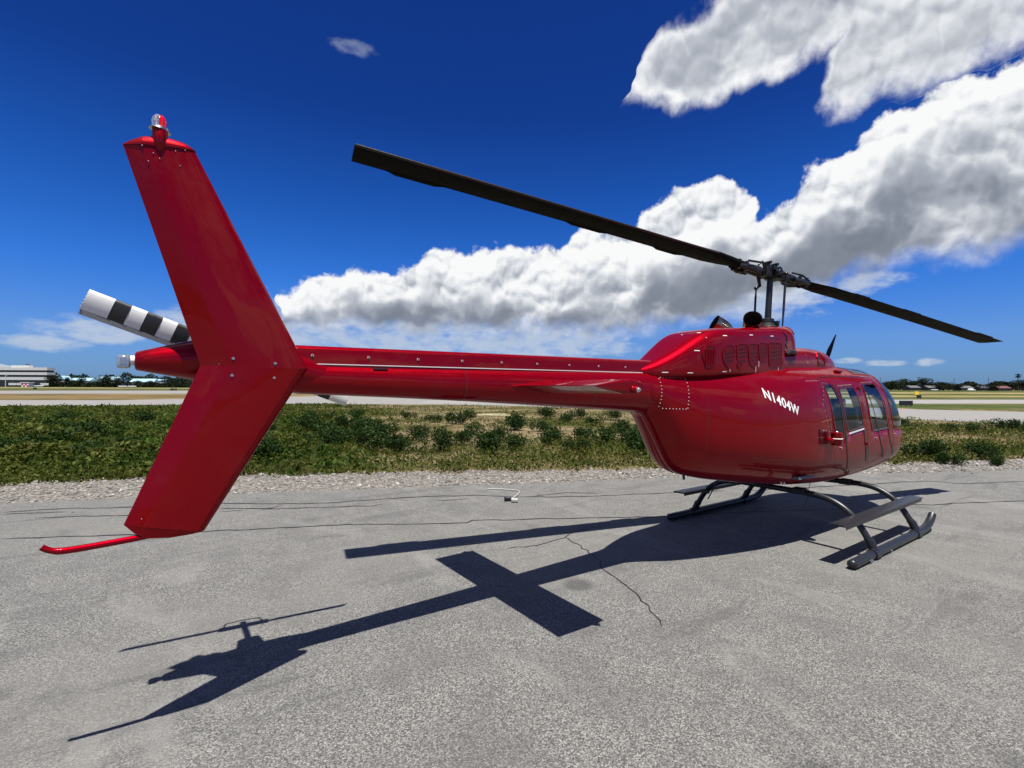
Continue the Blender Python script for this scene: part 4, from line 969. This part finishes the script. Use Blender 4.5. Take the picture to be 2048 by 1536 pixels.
    sheet('straw_strip', [(60, 100), (100, 104), (320, 120), (320, 150), (130, 128), (60, 122)], -.018, 'straw_grass'); sheet('straw_strip', [(80, 165), (500, 190), (500, 255), (80, 215)], -.0185, 'straw_grass')
    sheet('straw_strip', [(-400, 190), (-60, 250), (-60, 300), (-400, 260)], -.0182, 'straw_grass')
make_ground()

# ------------------------------------------------------------------ stones of the verge
def y_at(poly, r_):
    for (a, b), (c_, d_) in zip(poly, poly[1:]):
        if a <= r_ <= c_: return b + (d_ - b) * (r_ - a) / (c_ - a)
    return poly[-1][1]
def make_stones():
    g = np.random.default_rng(5); n = 26000
    r_ = g.uniform(-14, 17, n); e1 = np.interp(r_, [p[0] for p in EDGE], [p[1] for p in EDGE]); e2 = np.interp(r_, [p[0] for p in FEDGE], [p[1] for p in FEDGE])
    t = np.where(g.random(n) < .93, g.beta(1.15, 1.15, n), .9 - 1.5 * g.random(n) ** .6); a_ = e1 + (e2 + .12 - e1) * t + .02
    s_ = np.exp(g.normal(math.log(.0145), .5, n)).clip(.005, .055); s_ = np.where(t < 0, s_ * .5, s_)
    base = np.array([(1, 0, 0), (-1, 0, 0), (0, 1, 0), (0, -1, 0), (0, 0, 1), (0, 0, -1), (.6, .6, .5), (-.6, .6, .5), (-.6, -.6, .5), (.6, -.6, .5)])
    F0 = np.array([(0, 6, 9), (2, 7, 6), (1, 8, 7), (3, 9, 8), (4, 9, 6), (4, 6, 7), (4, 7, 8), (4, 8, 9), (0, 2, 6), (2, 1, 7), (1, 3, 8), (3, 0, 9)])
    k = len(base); sc = np.stack([s_ * g.uniform(.7, 1.5, n), s_ * g.uniform(.6, 1.1, n), s_ * g.uniform(.35, .85, n)], 1)
    P = base[None] * (1 + g.uniform(-.28, .28, (n, k, 3))) * sc[:, None, :]; th = g.uniform(0, 2 * PI, n); c_, d_ = np.cos(th)[:, None], np.sin(th)[:, None]
    X = P[..., 0] * c_ - P[..., 1] * d_; Y = P[..., 0] * d_ + P[..., 1] * c_
    wx = CAM.x + RT.x * r_ + FW.x * a_; wy = CAM.y + RT.y * r_ + FW.y * a_; z0 = np.where(t < 0, 0.0, -.010)
    V = np.stack([X + wx[:, None], Y + wy[:, None], P[..., 2] + (z0 + s_ * .15)[:, None]], 2).reshape(-1, 3)
    F = (F0[None] + (np.arange(n) * k)[:, None, None]).reshape(-1, 3)
    o = link_mesh('gravel', np_mesh('gravel', V, F), 'stone', smooth=False); tag(o, 'pale broken stones covering the verge beside the asphalt', 'gravel', kind='stuff')
make_stones()

# ------------------------------------------------------------------ vegetation
def leaf_mat(name, stops, trans=.3, patchy=False):
    m, N, b = new_mat(name); g = N.n('ShaderNodeNewGeometry'); oi = N.n('ShaderNodeObjectInfo')
    f = N.m('ADD', N.m('MULTIPLY', g.outputs['Random Per Island'], .75), N.m('MULTIPLY', oi.outputs['Random'], .25))
    col = N.ramp(f, stops)
    if patchy:   # stands of yellower plants among the dark ones
        tc = N.n('ShaderNodeTexCoord').outputs['Object']
        col = N.mix(N.ss(N.noise(tc, .55, 4, .6), .43, .58, 0, .95), col, N.ramp(f, [(0, (.030, .040, .007)), (.55, (.072, .082, .015)), (1, (.16, .15, .04))]))
    N.put(b.inputs['Base Color'], col); b.inputs['Roughness'].default_value = .65; b.inputs['Specular IOR Level'].default_value = .10
    tl = N.n('ShaderNodeBsdfTranslucent'); N.put(tl.inputs[0], N.mix(1.0, col, (1.15, 1.3, .6), 'MULTIPLY')); mx = N.n('ShaderNodeMixShader'); mx.inputs[0].default_value = trans
    N.L.new(b.outputs[0], mx.inputs[1]); N.L.new(tl.outputs[0], mx.inputs[2]); N.L.new(mx.outputs[0], m.node_tree.nodes['Material Output'].inputs[0])
leaf_mat('weed_leaf', [(0, (.010, .024, .003)), (.4, (.024, .048, .006)), (.75, (.050, .078, .011)), (1, (.10, .12, .024))], .3, True)
leaf_mat('bush_leaf', [(0, (.007, .018, .004)), (.5, (.015, .034, .007)), (.85, (.032, .058, .013)), (1, (.07, .09, .03))])
leaf_mat('olive_leaf', [(0, (.016, .030, .004)), (.4, (.034, .054, .008)), (.75, (.062, .078, .014)), (1, (.12, .125, .03))], .3, True)
leaf_mat('dry_leaf', [(0, (.032, .046, .007)), (.4, (.055, .064, .012)), (.75, (.10, .088, .025)), (1, (.19, .165, .065))])
leaf_mat('tree_leaf', [(0, (.005, .009, .004)), (.5, (.010, .016, .007)), (.9, (.019, .027, .010)), (1, (.032, .038, .015))], .2)
plain('bark', (.06, .045, .03), .95, var=.3)
plain('stem', (.07, .075, .03), .9, var=.3)
def leaf_geo(pos, L, W, g, up=.5):
    """one rhombus leaf per point; returns V, F"""
    n = len(pos); d = g.normal(size=(n, 3)); d[:, 2] = np.abs(d[:, 2]) * up + up * .3; d /= np.linalg.norm(d, axis=1)[:, None]
    q = np.cross(d, g.normal(size=(n, 3))); q /= np.linalg.norm(q, axis=1)[:, None] + 1e-9
    L = np.broadcast_to(L, n)[:, None]; W = np.broadcast_to(W, n)[:, None]
    V = np.stack([pos, pos + d * L * .45 + q * W * .5, pos + d * L, pos + d * L * .45 - q * W * .5], 1).reshape(-1, 3)
    return V, np.arange(4 * n).reshape(-1, 4)
def to_world(r_, a_, z_):
    return np.stack([CAM.x + RT.x * r_ + FW.x * a_, CAM.y + RT.y * r_ + FW.y * a_, z_], 1)
def lump(x, y, s, seed=0):
    """cheap smooth 2D noise in 0..1"""
    o = 0; w = 0
    g = np.random.default_rng(100 + seed)
    for k in range(7):
        a = g.uniform(0, 2 * PI); f = s * g.uniform(.6, 2.2); p = g.uniform(0, 2 * PI); o = o + np.sin((x * math.cos(a) + y * math.sin(a)) * f + p); w += 1
    return .5 + .5 * o / (w ** .5 * 1.5)
def taxi_near(r_): return np.interp(r_, [-130, -39.2, -28.6, -21.6, -10, -2.2, 3.8, 10.2, 23.1, 26.3, 60], [28, 39.5, 43.5, 48, 49, 47.5, 43.6, 37.2, 29.7, 25.6, -8])
def make_cover():
    g = np.random.default_rng(21)
    def scatter(n, lo, hi, a0, a1, pw):
        a_ = a0 * (a1 / a0) ** (g.random(n) ** pw); r_ = a_ * g.uniform(lo, hi, n); e2 = np.interp(r_, [p[0] for p in E2], [p[1] for p in E2])
        ok = (a_ > e2 - .95 * np.clip(lump(r_, a_, 2.6, 3) - .45, 0, 1) * g.random(n) ** 2 - .02) & (a_ < taxi_near(r_) - .5); return r_[ok], a_[ok]
    # tall dense green mass on the left
    r_, a_ = scatter(150000, -1.15, -.22, 8.6, 47, .9)
    edge = np.clip((-.30 - r_ / a_) / .16 + (lump(r_, a_, .9, 1) - .5) * 1.6, 0, 1); keep = g.random(len(r_)) < (.12 + .88 * edge) * np.clip((a_ - np.interp(r_, [p_[0] for p_ in FEDGE], [p_[1] for p_ in FEDGE])) / 2.4 + .25 + .6 * (lump(r_, a_, 1.9, 15) - .5), .08, 1); r_, a_, edge = r_[keep], a_[keep], edge[keep]
    e2 = np.interp(r_, [p[0] for p in FEDGE], [p[1] for p in FEDGE]); ramp = np.clip((a_ - e2 - .3) / 3.0, .10, 1)
    h = (.06 + .50 * lump(r_, a_, 1.3, 2) ** 1.4 + .20 * lump(r_, a_, 4, 5)) * ramp * (.35 + .65 * edge) * np.clip(1.1 - (a_ - 13) / 26, .22, 1); z = h * (1 - .75 * g.random(len(r_)) ** 1.8)
    sz = np.exp(g.normal(math.log(.062), .38, len(r_))).clip(.025, .17) * (1 + a_ / 45); V1, F1 = leaf_geo(to_world(r_, a_, z - .03), sz, sz * .55, g, .45)
    o = link_mesh('tall_weeds', np_mesh('tall_weeds', V1, F1), 'weed_leaf', smooth=False); tag(o, 'dense dark green weeds filling the left of the field', 'weeds', kind='stuff')
    # patchy low green growth elsewhere
    r_, a_ = scatter(210000, -1.15, 1.12, 8.6, 46, .85)
    p = lump(r_, a_, .55, 7) + .5 * (lump(r_, a_, 2.2, 8) - .5); near = np.clip(1.35 - (a_ - np.interp(r_, [p_[0] for p_ in FEDGE], [p_[1] for p_ in FEDGE])) / 3.2, 0, 1); p = np.where(r_ / a_ < -.5, p * .35 + .28, p)
    keep = g.random(len(r_)) < np.clip((p - .36 - .16 * ((a_ > 14) & (np.abs(r_ / a_ - .05) < .32))) * 3.2, 0, 1) + near * .6; r_, a_, p = r_[keep], a_[keep], p[keep]
    z = g.random(len(r_)) * (.05 + .20 * np.clip(p, 0, 1)); sz = g.uniform(.035, .085, len(r_)) * (1 + a_ / 50); V2, F2 = leaf_geo(to_world(r_, a_, z - .03), sz, sz * .45, g, .6)
    o = link_mesh('low_weeds', np_mesh('low_weeds', V2, F2), 'olive_leaf', smooth=False); tag(o, 'patchy low olive green weeds along the gravel and over the field', 'weeds', kind='stuff')
    # dry yellow grass blades
    r_, a_ = scatter(110000, -1.1, 1.12, 9.0, 46, .9); p = lump(r_, a_, .8, 9) + .3 * (r_ / a_ > .6) + .18 * (lump(r_, a_, 1.7, 12) > .62) * (r_ / a_ < -.3); keep = g.random(len(r_)) < np.clip((p - .38) * 2.5, .04, 1); r_, a_ = r_[keep], a_[keep]
    sz = g.uniform(.07, .22, len(r_)) * (1 + .5 * (r_ / a_ < -.35) * g.random(len(r_))); V3, F3 = leaf_geo(to_world(r_, a_, np.full(len(r_), -.035)), sz, sz * .05 * (1 + a_ / 16), g, 1.3)
    o = link_mesh('dry_grass', np_mesh('dry_grass', V3, F3), 'dry_leaf', smooth=False); tag(o, 'thin yellow grass growing between the green weeds', 'grass', kind='stuff')
make_cover()

def bush_meshes():
    out = []
    for k in range(6):
        g = np.random.default_rng(300 + k); nl = 1150; lob = []
        for j in range(5): lob.append((g.normal(0, .24), g.normal(0, .24), g.uniform(.22, .42), g.uniform(.20, .34)))
        P = []
        for j in range(nl):
            x0, y0, z0, rr = lob[g.integers(5)]; d = g.normal(size=3); d /= np.linalg.norm(d); P.append(np.array([x0, y0, z0]) + d * rr * g.uniform(.55, 1.05) * np.array([1, 1, .95]))
        P = np.array(P); P[:, 2] = np.abs(P[:, 2]); sz = g.uniform(.05, .11, nl); V, F = leaf_geo(P, sz, sz * .5, g, .5); me = np_mesh('foliage', V, F); me.materials.append(MAT['bush_leaf'])
        mb = MB()
        for j in range(9):
            e = P[g.integers(nl)]; mb.tube([(0, 0, -.05), (e[0] * .5, e[1] * .5, e[2] * .55), tuple(e)], [.014, .010, .004], 5, cap=False)
        st = bpy.data.meshes.new('stem'); st.from_pydata(mb.V, [], mb.F); st.materials.append(MAT['stem']); out.append((me, st))
    return out
BM = bush_meshes()
def bush(r_, a_, s_, label, group=None, k=None, sz=1.0):
    k = rnd.randrange(6) if k is None else k
    t = thing('bush', label, 'bush', site(r_, a_, -.03), rnd.uniform(0, 6.28), group); t.scale = (s_, s_, s_ * sz)
    for nm, me in zip(('foliage', 'stem'), BM[k]):
        o = bpy.data.objects.new(nm, me); COL.objects.link(o); o.parent = t
    return t
def make_bushes():
    D = lambda row: 992.15 * 1.804 / (row - 772.7 - 0.0)
    pl = [  # column and row of each foot in the photograph (turned to metres), size, label
        (1885, 915, .85, 'broad dark bush on the grass just right of the helicopter nose'), (1945, 912, .75, 'leafy bush touching the broad dark bush right of the nose'), (1905, 925, .55, 'low bush at the gravel edge right of the helicopter nose'), (1995, 925, .45, 'small round bush at the gravel edge near the right picture edge'),
        (2010, 857, 1.0, 'large grey-green bush by the taxiway edge at far right'), (1950, 862, .75, 'round dark bush left of the large grey-green taxiway bush'), (1892, 858, .65, 'loose upright bush by the taxiway behind the nose'), (1808, 850, .7, 'bush half hidden behind the helicopter windshield'), (2046, 862, .6, 'bush cut by the right picture edge near the taxiway'),
        (640, 882, .95, 'round dark bush just right of the tail fin'), (1290, 905, 1.25, 'large spreading bush against the rear of the fuselage'), (1210, 888, 1.0, 'tall bush left of the large spreading bush by the fuselage'), (1105, 885, 1.0, 'upright bush on the sandy patch under the tail boom')]
    for u, v, s_, lab in pl:
        a_ = D(v); bush((u - 1024) / 992.15 * a_, a_, s_, lab)
    def rows(lst, where, size):
        """name each bush by its row and its place counted from the left"""
        names = {0: 'front', 1: 'second', 2: 'third', 3: 'rearmost'}
        ordn = ['first', 'second', 'third', 'fourth', 'fifth', 'sixth', 'seventh', 'eighth', 'ninth', 'tenth', 'eleventh', 'twelfth', 'thirteenth', 'fourteenth', 'fifteenth']
        lim = (897, 866, 848, 0); done = set()
        for k, lo in enumerate(lim):
            row = sorted(q for q in lst if q[1] >= lo and q not in done); done |= set(row)
            for i, (u, v) in enumerate(row):
                a_ = D(v); bush((u - 1024) / 992.15 * a_, a_, rnd.uniform(*size) * (1 if v > 850 else .9), '%s bush from the left in the %s row of bushes %s' % (ordn[i], names[k], where), 'bushes ' + where)
    mid = [(575, 905), (600, 868), (690, 890), (700, 862), (745, 900), (770, 872), (800, 905), (835, 880), (865, 845), (880, 900), (905, 848), (930, 890), (955, 868), (985, 905), (1005, 880), (1030, 858), (1045, 900), (1075, 862), (1130, 846), (1150, 905), (1170, 880), (1190, 850), (1240, 862), (1262, 890), (1300, 872), (1325, 905), (1085, 838), (940, 838), (820, 838), (720, 838), (660, 842), (620, 845), (1160, 836), (1225, 838), (1280, 845), (1320, 850), (1335, 885), (655, 900), (715, 880)]
    rows(mid, 'under the tail boom', (.75, 1.25))
    left = [(40, 905), (95, 915), (70, 880), (215, 925), (255, 912), (190, 890), (330, 870), (300, 850), (120, 850), (30, 845), (500, 915), (545, 925), (530, 880), (480, 860), (540, 848), (400, 845), (230, 842), (10, 930), (140, 875), (345, 905), (455, 900)]
    rows(left, 'left of the tail boom', (.8, 1.25))
make_bushes()

# ------------------------------------------------------------------ far trees
def tree_meshes():
    out = []
    for k in range(5):
        g = np.random.default_rng(500 + k); nl = 1500; lob = [(g.normal(0, .22), g.normal(0, .22), g.uniform(.38, .78), g.uniform(.16, .28)) for j in range(8)]; P = []
        for j in range(nl):
            x0, y0, z0, rr = lob[g.integers(8)]; d = g.normal(size=3); d /= np.linalg.norm(d); P.append(np.array([x0, y0, z0]) + d * rr * g.uniform(.6, 1.05))
        P = np.array(P); P[:, 2] = P[:, 2].clip(.06, 1); sz = g.uniform(.035, .075, nl); V, F = leaf_geo(P, sz, sz * .8, g, .4); me = np_mesh('crown', V, F); me.materials.append(MAT['tree_leaf'])
        mb = MB(); mb.tube([(0, 0, -.02), (.01, .01, .25), (.02, 0, .5)], [.035, .026, .012], 7)
        for j in range(5): x0, y0, z0, rr = lob[j]; mb.tube([(.01, .01, .22), (x0 * .6, y0 * .6, z0 * .7), (x0, y0, z0)], [.018, .012, .004], 5)
        tr = bpy.data.meshes.new('trunk'); tr.from_pydata(mb.V, [], mb.F); tr.materials.append(MAT['bark']); out.append((me, tr))
    return out
TM = tree_meshes()
def tree(r_, a_, h, w, label, group=None, k=None):
    k = rnd.randrange(5) if k is None else k
    t = thing('tree', label, 'tree', site(r_, a_, -.03), rnd.uniform(0, 6.28), group); t.scale = (w, w, h)
    for nm, me in zip(('crown', 'trunk'), TM[k]):
        o = bpy.data.objects.new(nm, me); COL.objects.link(o); o.parent = t
def U(u, a_): return (u - 1024) / 992.15 * a_
def make_trees():
    A = 330; ORD = ['first', 'second', 'third', 'fourth', 'fifth', 'sixth', 'seventh', 'eighth', 'ninth', 'tenth', 'eleventh', 'twelfth', 'thirteenth']
    for i, (u, w, h) in enumerate(((112, 6.5, 8.0), (134, 7.5, 7.8), (158, 5, 6.6), (163, 6, 4.4), (180, 7.5, 7.2), (206, 8, 7.6), (237, 8.5, 9.0), (252, 7, 6.6), (275, 5, 4.6), (292, 5, 4.2), (325, 6, 5), (345, 9, 8.0), (372, 9, 7.0))):
        tree(U(u, A), A - rnd.uniform(0, 12), h, w, ORD[i] + ' tree from the left in the row before the blue-roofed hangars', 'trees before the hangars')
    for u, w, h, a_, lab in ((1782, 15, 9.5, 420, 'large dark tree at the left end of the far tree line'), (1806, 15, 11, 425, 'tallest spreading tree in the far tree line right of the nose'), (1849, 10.5, 10.5, 410, 'narrow dark tree standing apart in the far tree line'), (1886, 20, 8.5, 430, 'wide low tree behind the roofs beyond the runway'), (1880, 9, 5.5, 400, 'grey-green tree before the wide low tree'), (1915, 10, 5.5, 405, 'small dark tree near a pole beyond the runway'), (1955, 15, 7.5, 410, 'round grey-green tree over the white van'), (1985, 9, 4.5, 400, 'low tree left of the red-roofed house'), (2000, 9, 8.0, 440, 'tree rising behind the red-roofed house'), (2020, 16, 8.5, 440, 'dark tree behind the right end of the red roof'), (2045, 14, 9.5, 420, 'dark tree at the right picture edge beyond the runway')):
        tree(U(u, a_), a_, h, w, lab)
    # woods that read as one mass
    g = np.random.default_rng(77)
    def wood(name, u0, u1, a_, top, lab, n, seed, base=0.0):
        u = g.uniform(u0, u1, n); d = a_ + g.uniform(0, 25, n); r_ = (u - 1024) / 992.15 * d; h = top * (.55 + .6 * lump(u, u * 0, .11, seed)); z = h * g.random(n) ** .7
        sz = g.uniform(.8, 1.8, n) * a_ / 420; V, F = leaf_geo(to_world(r_, d, z + base), sz, sz * .8, g, .5); o = link_mesh(name, np_mesh(name, V, F), 'tree_leaf', smooth=False); tag(o, lab, 'trees', kind='stuff')
    wood('far_wood', 1750, 2400, 450, 7.4, 'dark line of far woodland beyond the runway on the right', 20000, 1)
    wood('ridge_wood', -300, 420, 520, 12.5, 'dark wooded ridge behind the blue-roofed hangars', 14000, 2)
    wood('middle_wood', 420, 1750, 520, 9.0, 'far woodland behind the helicopter boom', 14000, 3)
    wood('hedge', 100, 410, 318, 2.6, 'long dark hedge along the foot of the tree row', 12000, 4)
    # fan palm
    t = thing('palm_tree', 'tall thin palm standing above the far tree line at right', 'palm', site(U(2036, 430), 430, 0))
    MB().tube([(0, 0, 0), (.15, 0, 6), (.1, 0, 13.2)], [.38, .30, .26], 8).build('trunk', 'bark', t); gg = np.random.default_rng(9); mb = MB()
    for j in range(40):
        a, e = gg.uniform(0, 2 * PI), gg.uniform(-.9, 1.2); d = Vector((math.cos(a) * math.cos(e), math.sin(a) * math.cos(e), math.sin(e))); s_ = Vector((-math.sin(a), math.cos(a), 0)); b0 = Vector((.1, 0, 13.2)); t1 = b0 + d * 1.5; t2 = b0 + d * 2.6 + Vector((0, 0, -.55))
        mb.add([b0, t1 + s_ * .5, t2, t1 - s_ * .5], [(0, 1, 2, 3)])
    mb.build('crown', 'tree_leaf', t, smooth=False)
make_trees()

# ------------------------------------------------------------------ far buildings and airfield things
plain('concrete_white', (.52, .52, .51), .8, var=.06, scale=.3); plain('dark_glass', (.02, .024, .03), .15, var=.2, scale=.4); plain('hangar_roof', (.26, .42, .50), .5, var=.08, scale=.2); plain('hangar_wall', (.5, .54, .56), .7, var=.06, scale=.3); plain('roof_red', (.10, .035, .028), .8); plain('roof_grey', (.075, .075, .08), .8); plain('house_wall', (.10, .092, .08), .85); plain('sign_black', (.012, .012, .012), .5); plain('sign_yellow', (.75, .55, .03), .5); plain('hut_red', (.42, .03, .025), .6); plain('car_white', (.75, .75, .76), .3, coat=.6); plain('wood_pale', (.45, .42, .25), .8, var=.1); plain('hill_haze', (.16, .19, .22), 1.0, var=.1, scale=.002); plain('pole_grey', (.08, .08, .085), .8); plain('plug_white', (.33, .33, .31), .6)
class Local:
    """boxes in a frame at a site point: x to the right, y away, z up"""
    def __init__(s, parent): s.p = parent
    def box(s, name, mat, x, y, z, w, d, h, bevel=0, parent=None): return MB().box((x, y, z + h / 2), (w, d, h)).build(name, mat, parent or s.p, bevel=bevel, smooth=False)
RZ = -YAW
def make_buildings():
    A = 330; px = A / 992.15
    t = thing('office_building', 'white four-storey office building with dark window bands at the left edge', 'building', site(U(-10, A), A), RZ); L = Local(t); W = 78.0; x0 = -4.4
    L.box('core', 'dark_glass', x0, 3, 0, W - 1, 5, 12.2)
    for z_, h_ in ((11.0, 1.9), (7.9, 1.7), (4.5, 1.9)):
        o = L.box('spandrel', 'concrete_white', x0, 3, z_, W, 6, h_)
    for z_, h_ in ((9.6, 1.35), (6.4, 1.45), (2.9, 1.55), (.2, 2.6)):
        b = L.box('window_band', 'dark_glass', x0, .35, z_, W - 1.4, .3, h_)
        for i in range(18): L.box('mullion', 'pole_grey', x0 - W / 2 + 2 + i * 4.4, .18, z_ + .05, .22, .08, h_ - .1, parent=b)
    for x_ in (-8.5, 12.0, 17, 33): L.box('ground_panel', 'concrete_white', x_, -.1, 1.0, 5.5 if x_ != -8.5 else 3, .3, 1.5)
    L.box('penthouse', 'concrete_white', 15, 3, 12.9, 12, 3, 1.4); L.box('roof_unit', 'pole_grey', 19, 2.5, 14.3, 1.6, 1.0, .9)
    def hangar(u, w, a_, h, rh, label, gable=False):
        t = thing('hangar', label, 'hangar', site(U(u, a_), a_), RZ); w = w * a_ / 992.15; L = Local(t); wl = L.box('wall', 'hangar_wall', 0, 3, 0, w, 6, h)
        if gable: mb = MB().prism([(-w / 2 - .4, -.4, h), (w / 2 + .4, -.4, h), (0, -.4, h + rh)], (0, 6.8, 0))
        else: mb = MB().prism([(-w / 2 - .4, -.5, h), (-w / 2 - .4, 6.5, h), (-w / 2 - .4, 3, h + rh)], (w + .8, 0, 0))
        mb.build('roof', 'hangar_roof', t, smooth=False)
        for i in range(3): L.box('door_panel', 'concrete_white', (-1 + i) * w * .28, -.06, .1, w * .26, .12, h * .75)
    hangar(122, 14, 372, 5.4, 2.8, 'pale blue-roofed hangar next to the office building', True); hangar(152, 22, 375, 4.6, 2.0, 'pale blue-roofed hangar seen between the first tree pair'); hangar(172, 16, 378, 4.6, 2.2, 'narrow pale blue-roofed hangar left of the gabled one'); hangar(199, 24, 380, 4.2, 3.9, 'gabled pale blue hangar in the middle of the row', True); hangar(222, 22, 382, 5.2, 2.6, 'pale blue-roofed hangar just right of the gabled hangar'); hangar(284, 46, 384, 4.0, 2.4, 'longest low hangar with a pale blue roof near the tail lamp'); hangar(320, 20, 390, 5.0, 1.2, 'flat pale hangar partly hidden behind the tail cone')
    for u, w, a_, mat, lab in ((1831, 20, 400, 'roof_grey', 'low grey-roofed house left of the narrow far tree'), (1868, 22, 400, 'roof_grey', 'low grey-roofed house right of the narrow far tree'), (1935, 24, 402, 'roof_grey', 'low grey-roofed house left of the round far tree'), (1972, 18, 402, 'roof_grey', 'low grey-roofed house right of the white van'), (2010, 24, 400, 'roof_red', 'low house with a red roof near the palm')):
        t = thing('house', lab, 'house', site(U(u, a_), a_), RZ); w = w * a_ / 992.15; L = Local(t); L.box('wall', 'house_wall', 0, 4, 0, w, 8, 2.2); MB().prism([(-w / 2 - .4, -.5, 2.2), (-w / 2 - .4, 8.5, 2.2), (-w / 2 - .4, 4, 4.0)], (w + .8, 0, 0)).build('roof', mat, t, smooth=False)
        for i in (-1, 1): L.box('window', 'dark_glass', i * w * .25, -.04, .9, 1.3, .08, 1.0)
    # checkered equipment hut
    t = thing('checkered_hut', 'red and white checkered airfield hut before the office building', 'hut', site(U(50, 300), 300), RZ); L = Local(t); L.box('hut_wall', 'car_white', 0, 1.5, 0, 4.4, 3, 2.6)
    for i in range(4):
        for j in range(2):
            if (i + j) % 2: L.box('red_panel', 'hut_red', -1.65 + 1.1 * i, -.04, .1 + 1.2 * j, 1.05, .08, 1.15)
    L.box('hut_roof', 'car_white', 0, 1.5, 2.6, 5.6, 3.4, .3)
    def car(u, a_, label, ln=4.4, van=False):
        t = thing('car', label, 'car', site(U(u, a_), a_), RZ); h = 1.0 if van else .62
        MB().prism([(-ln / 2, 0, .35), (ln / 2, 0, .35), (ln / 2, 0, .8), (ln * .46, 0, .95), (-ln * .47, 0, .95), (-ln / 2, 0, .8)], (0, 1.7, 0)).build('body', 'car_white', t, bevel=.06)
        MB().prism([(-ln * .42, .12, .95), (ln * .28, .12, .95), (ln * .12, .2, .95 + h), (-ln * .34, .2, .95 + h)], (0, 1.46, 0)).build('cabin', 'car_white' if van else 'dark_glass', t, bevel=.05)
        for x_ in (-.3, .3):
            for y_ in (.0, 1.52): MB().tube([(x_ * ln, y_, .33), (x_ * ln, y_ + .2, .33)], .33, 14).build('wheel', 'rubber_black', t)
    car(75, 305, 'white car parked just right of the checkered hut'); car(243, 308, 'white car parked by the hedge below the tail lamp'); car(262, 310, 'white car right of the first one by the hedge'); car(1871, 380, 'white car beyond the runway left of the far poles', 4.6); car(1945, 380, 'white van parked below the round far tree', 5.2, True)
    # airfield signs seen from behind
    def board(name, u, a_, w, h, z0, mat, label, cat='sign'):
        t = thing(name, label, cat, site(U(u, a_), a_), RZ); MB().box((0, 0, z0 + h / 2), (w, .16, h)).build('panel', mat, t, bevel=.02, smooth=False)
        for i in range(3): MB().tube([((-1 + i) * w * .38, 0, -.04), ((-1 + i) * w * .38, 0, z0 + .02)], .04, 8).build('leg', 'pole_grey', t)
    board('runway_sign', 1812, 49.5, 1.28, .46, .10, 'sign_black', 'black back of the nearest runway sign beside the taxiway'); board('runway_sign', 1838, 86, .75, .50, .12, 'sign_black', 'small dark sign just below the yellow sign'); board('runway_sign', 1833, 118, 1.0, .75, .25, 'sign_yellow', 'yellow sign on the far grass right of the nose')
    board('runway_sign', 70, 165, 1.1, .5, .1, 'sign_black', 'tiny dark sign below the office building'); board('runway_sign', 345, 150, 1.2, .6, .1, 'sign_black', 'dark sign just left of the tail fin'); board('runway_sign', 352, 152, .5, .6, .1, 'sign_black', 'smallest dark sign touching the tail fin edge')
    # poles
    for u, h, lab in ((1761, 10.8, 'thin pole behind the roof of the cabin'), (1836, 11, 'pole carrying a floodlight above the narrow far tree'), (1908, 10.5, 'thin pole between the wide low tree and the white van'), (1977, 11, 'thin pole left of the red-roofed house')):
        t = thing('utility_pole', lab, 'pole', site(U(u, 415), 415), RZ); MB().tube([(0, 0, 0), (0, 0, h)], [.22, .14], 8).build('post', 'pole_grey', t)
        if 'flood' in lab: MB().box((.9, 0, h - .4), (1.9, .5, .9)).build('lamp_head', 'pole_grey', t)
        else: MB().box((0, 0, h - .8), (1.8, .14, .14)).build('cross_arm', 'pole_grey', t)
    t = thing('light_mast', 'thin lamp mast before the office building', 'pole', site(U(11, 310), 310), RZ); MB().tube([(0, 0, 0), (0, 0, 7)], .14, 8).build('post', 'concrete_white', t); MB().box((.5, 0, 7), (1.2, .3, .2)).build('lamp_head', 'concrete_white', t)
    # hill far left
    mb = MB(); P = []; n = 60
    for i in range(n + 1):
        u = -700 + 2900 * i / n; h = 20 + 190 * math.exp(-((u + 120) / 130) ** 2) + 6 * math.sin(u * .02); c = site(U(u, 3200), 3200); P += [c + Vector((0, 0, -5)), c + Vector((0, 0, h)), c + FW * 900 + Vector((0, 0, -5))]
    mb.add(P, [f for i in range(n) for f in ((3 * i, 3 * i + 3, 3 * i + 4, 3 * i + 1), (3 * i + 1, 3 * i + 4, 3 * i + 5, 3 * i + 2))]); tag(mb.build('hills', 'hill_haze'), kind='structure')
    # pale boards lying in the scrub
    for u, a_, w, ang, lab in ((988, 31.5, 1.5, .1, 'pale yellow board lying on the sand under the boom'), (1010, 30.2, 2.0, -.12, 'longer pale board lying beside the yellow board'), (970, 30.6, 1.0, .3, 'short pale board left of the yellow board')):
        t = MB().box((0, 0, .03), (w, .22, .06)).build('loose_board', 'wood_pale', smooth=False); t.location = site(U(u, a_), a_, .0); t.rotation_euler = (0, 0, RZ + ang); tag(t, lab, 'board')
    # white cord with a plug on the asphalt
    c = [site(r_, a_, .016) for r_, a_ in ((-.42, 8.62), (-.30, 8.66), (-.10, 8.62), (.12, 8.50), (.10, 8.22), (.03, 7.98), (-.02, 7.82))]
    t = thing('power_cord', 'white cord with a dark plug lying on the asphalt under the boom', 'cord', site(0, 8.2)); o = MB().tube([p - t.location for p in curve2(c, 6)], .009, 8).build('cord', 'plug_white', t)
    pc = site(-.06, 7.80, .045) - t.location; MB().box(pc, (.11, .07, .06), (RT, FW, UP)).build('plug', 'sign_black', t, bevel=.015); pc2 = site(.05, 7.72, .035) - t.location; MB().box(pc2, (.10, .08, .05), (RT, FW, UP)).build('plug_cap', 'plug_white', t, bevel=.01)
make_buildings()
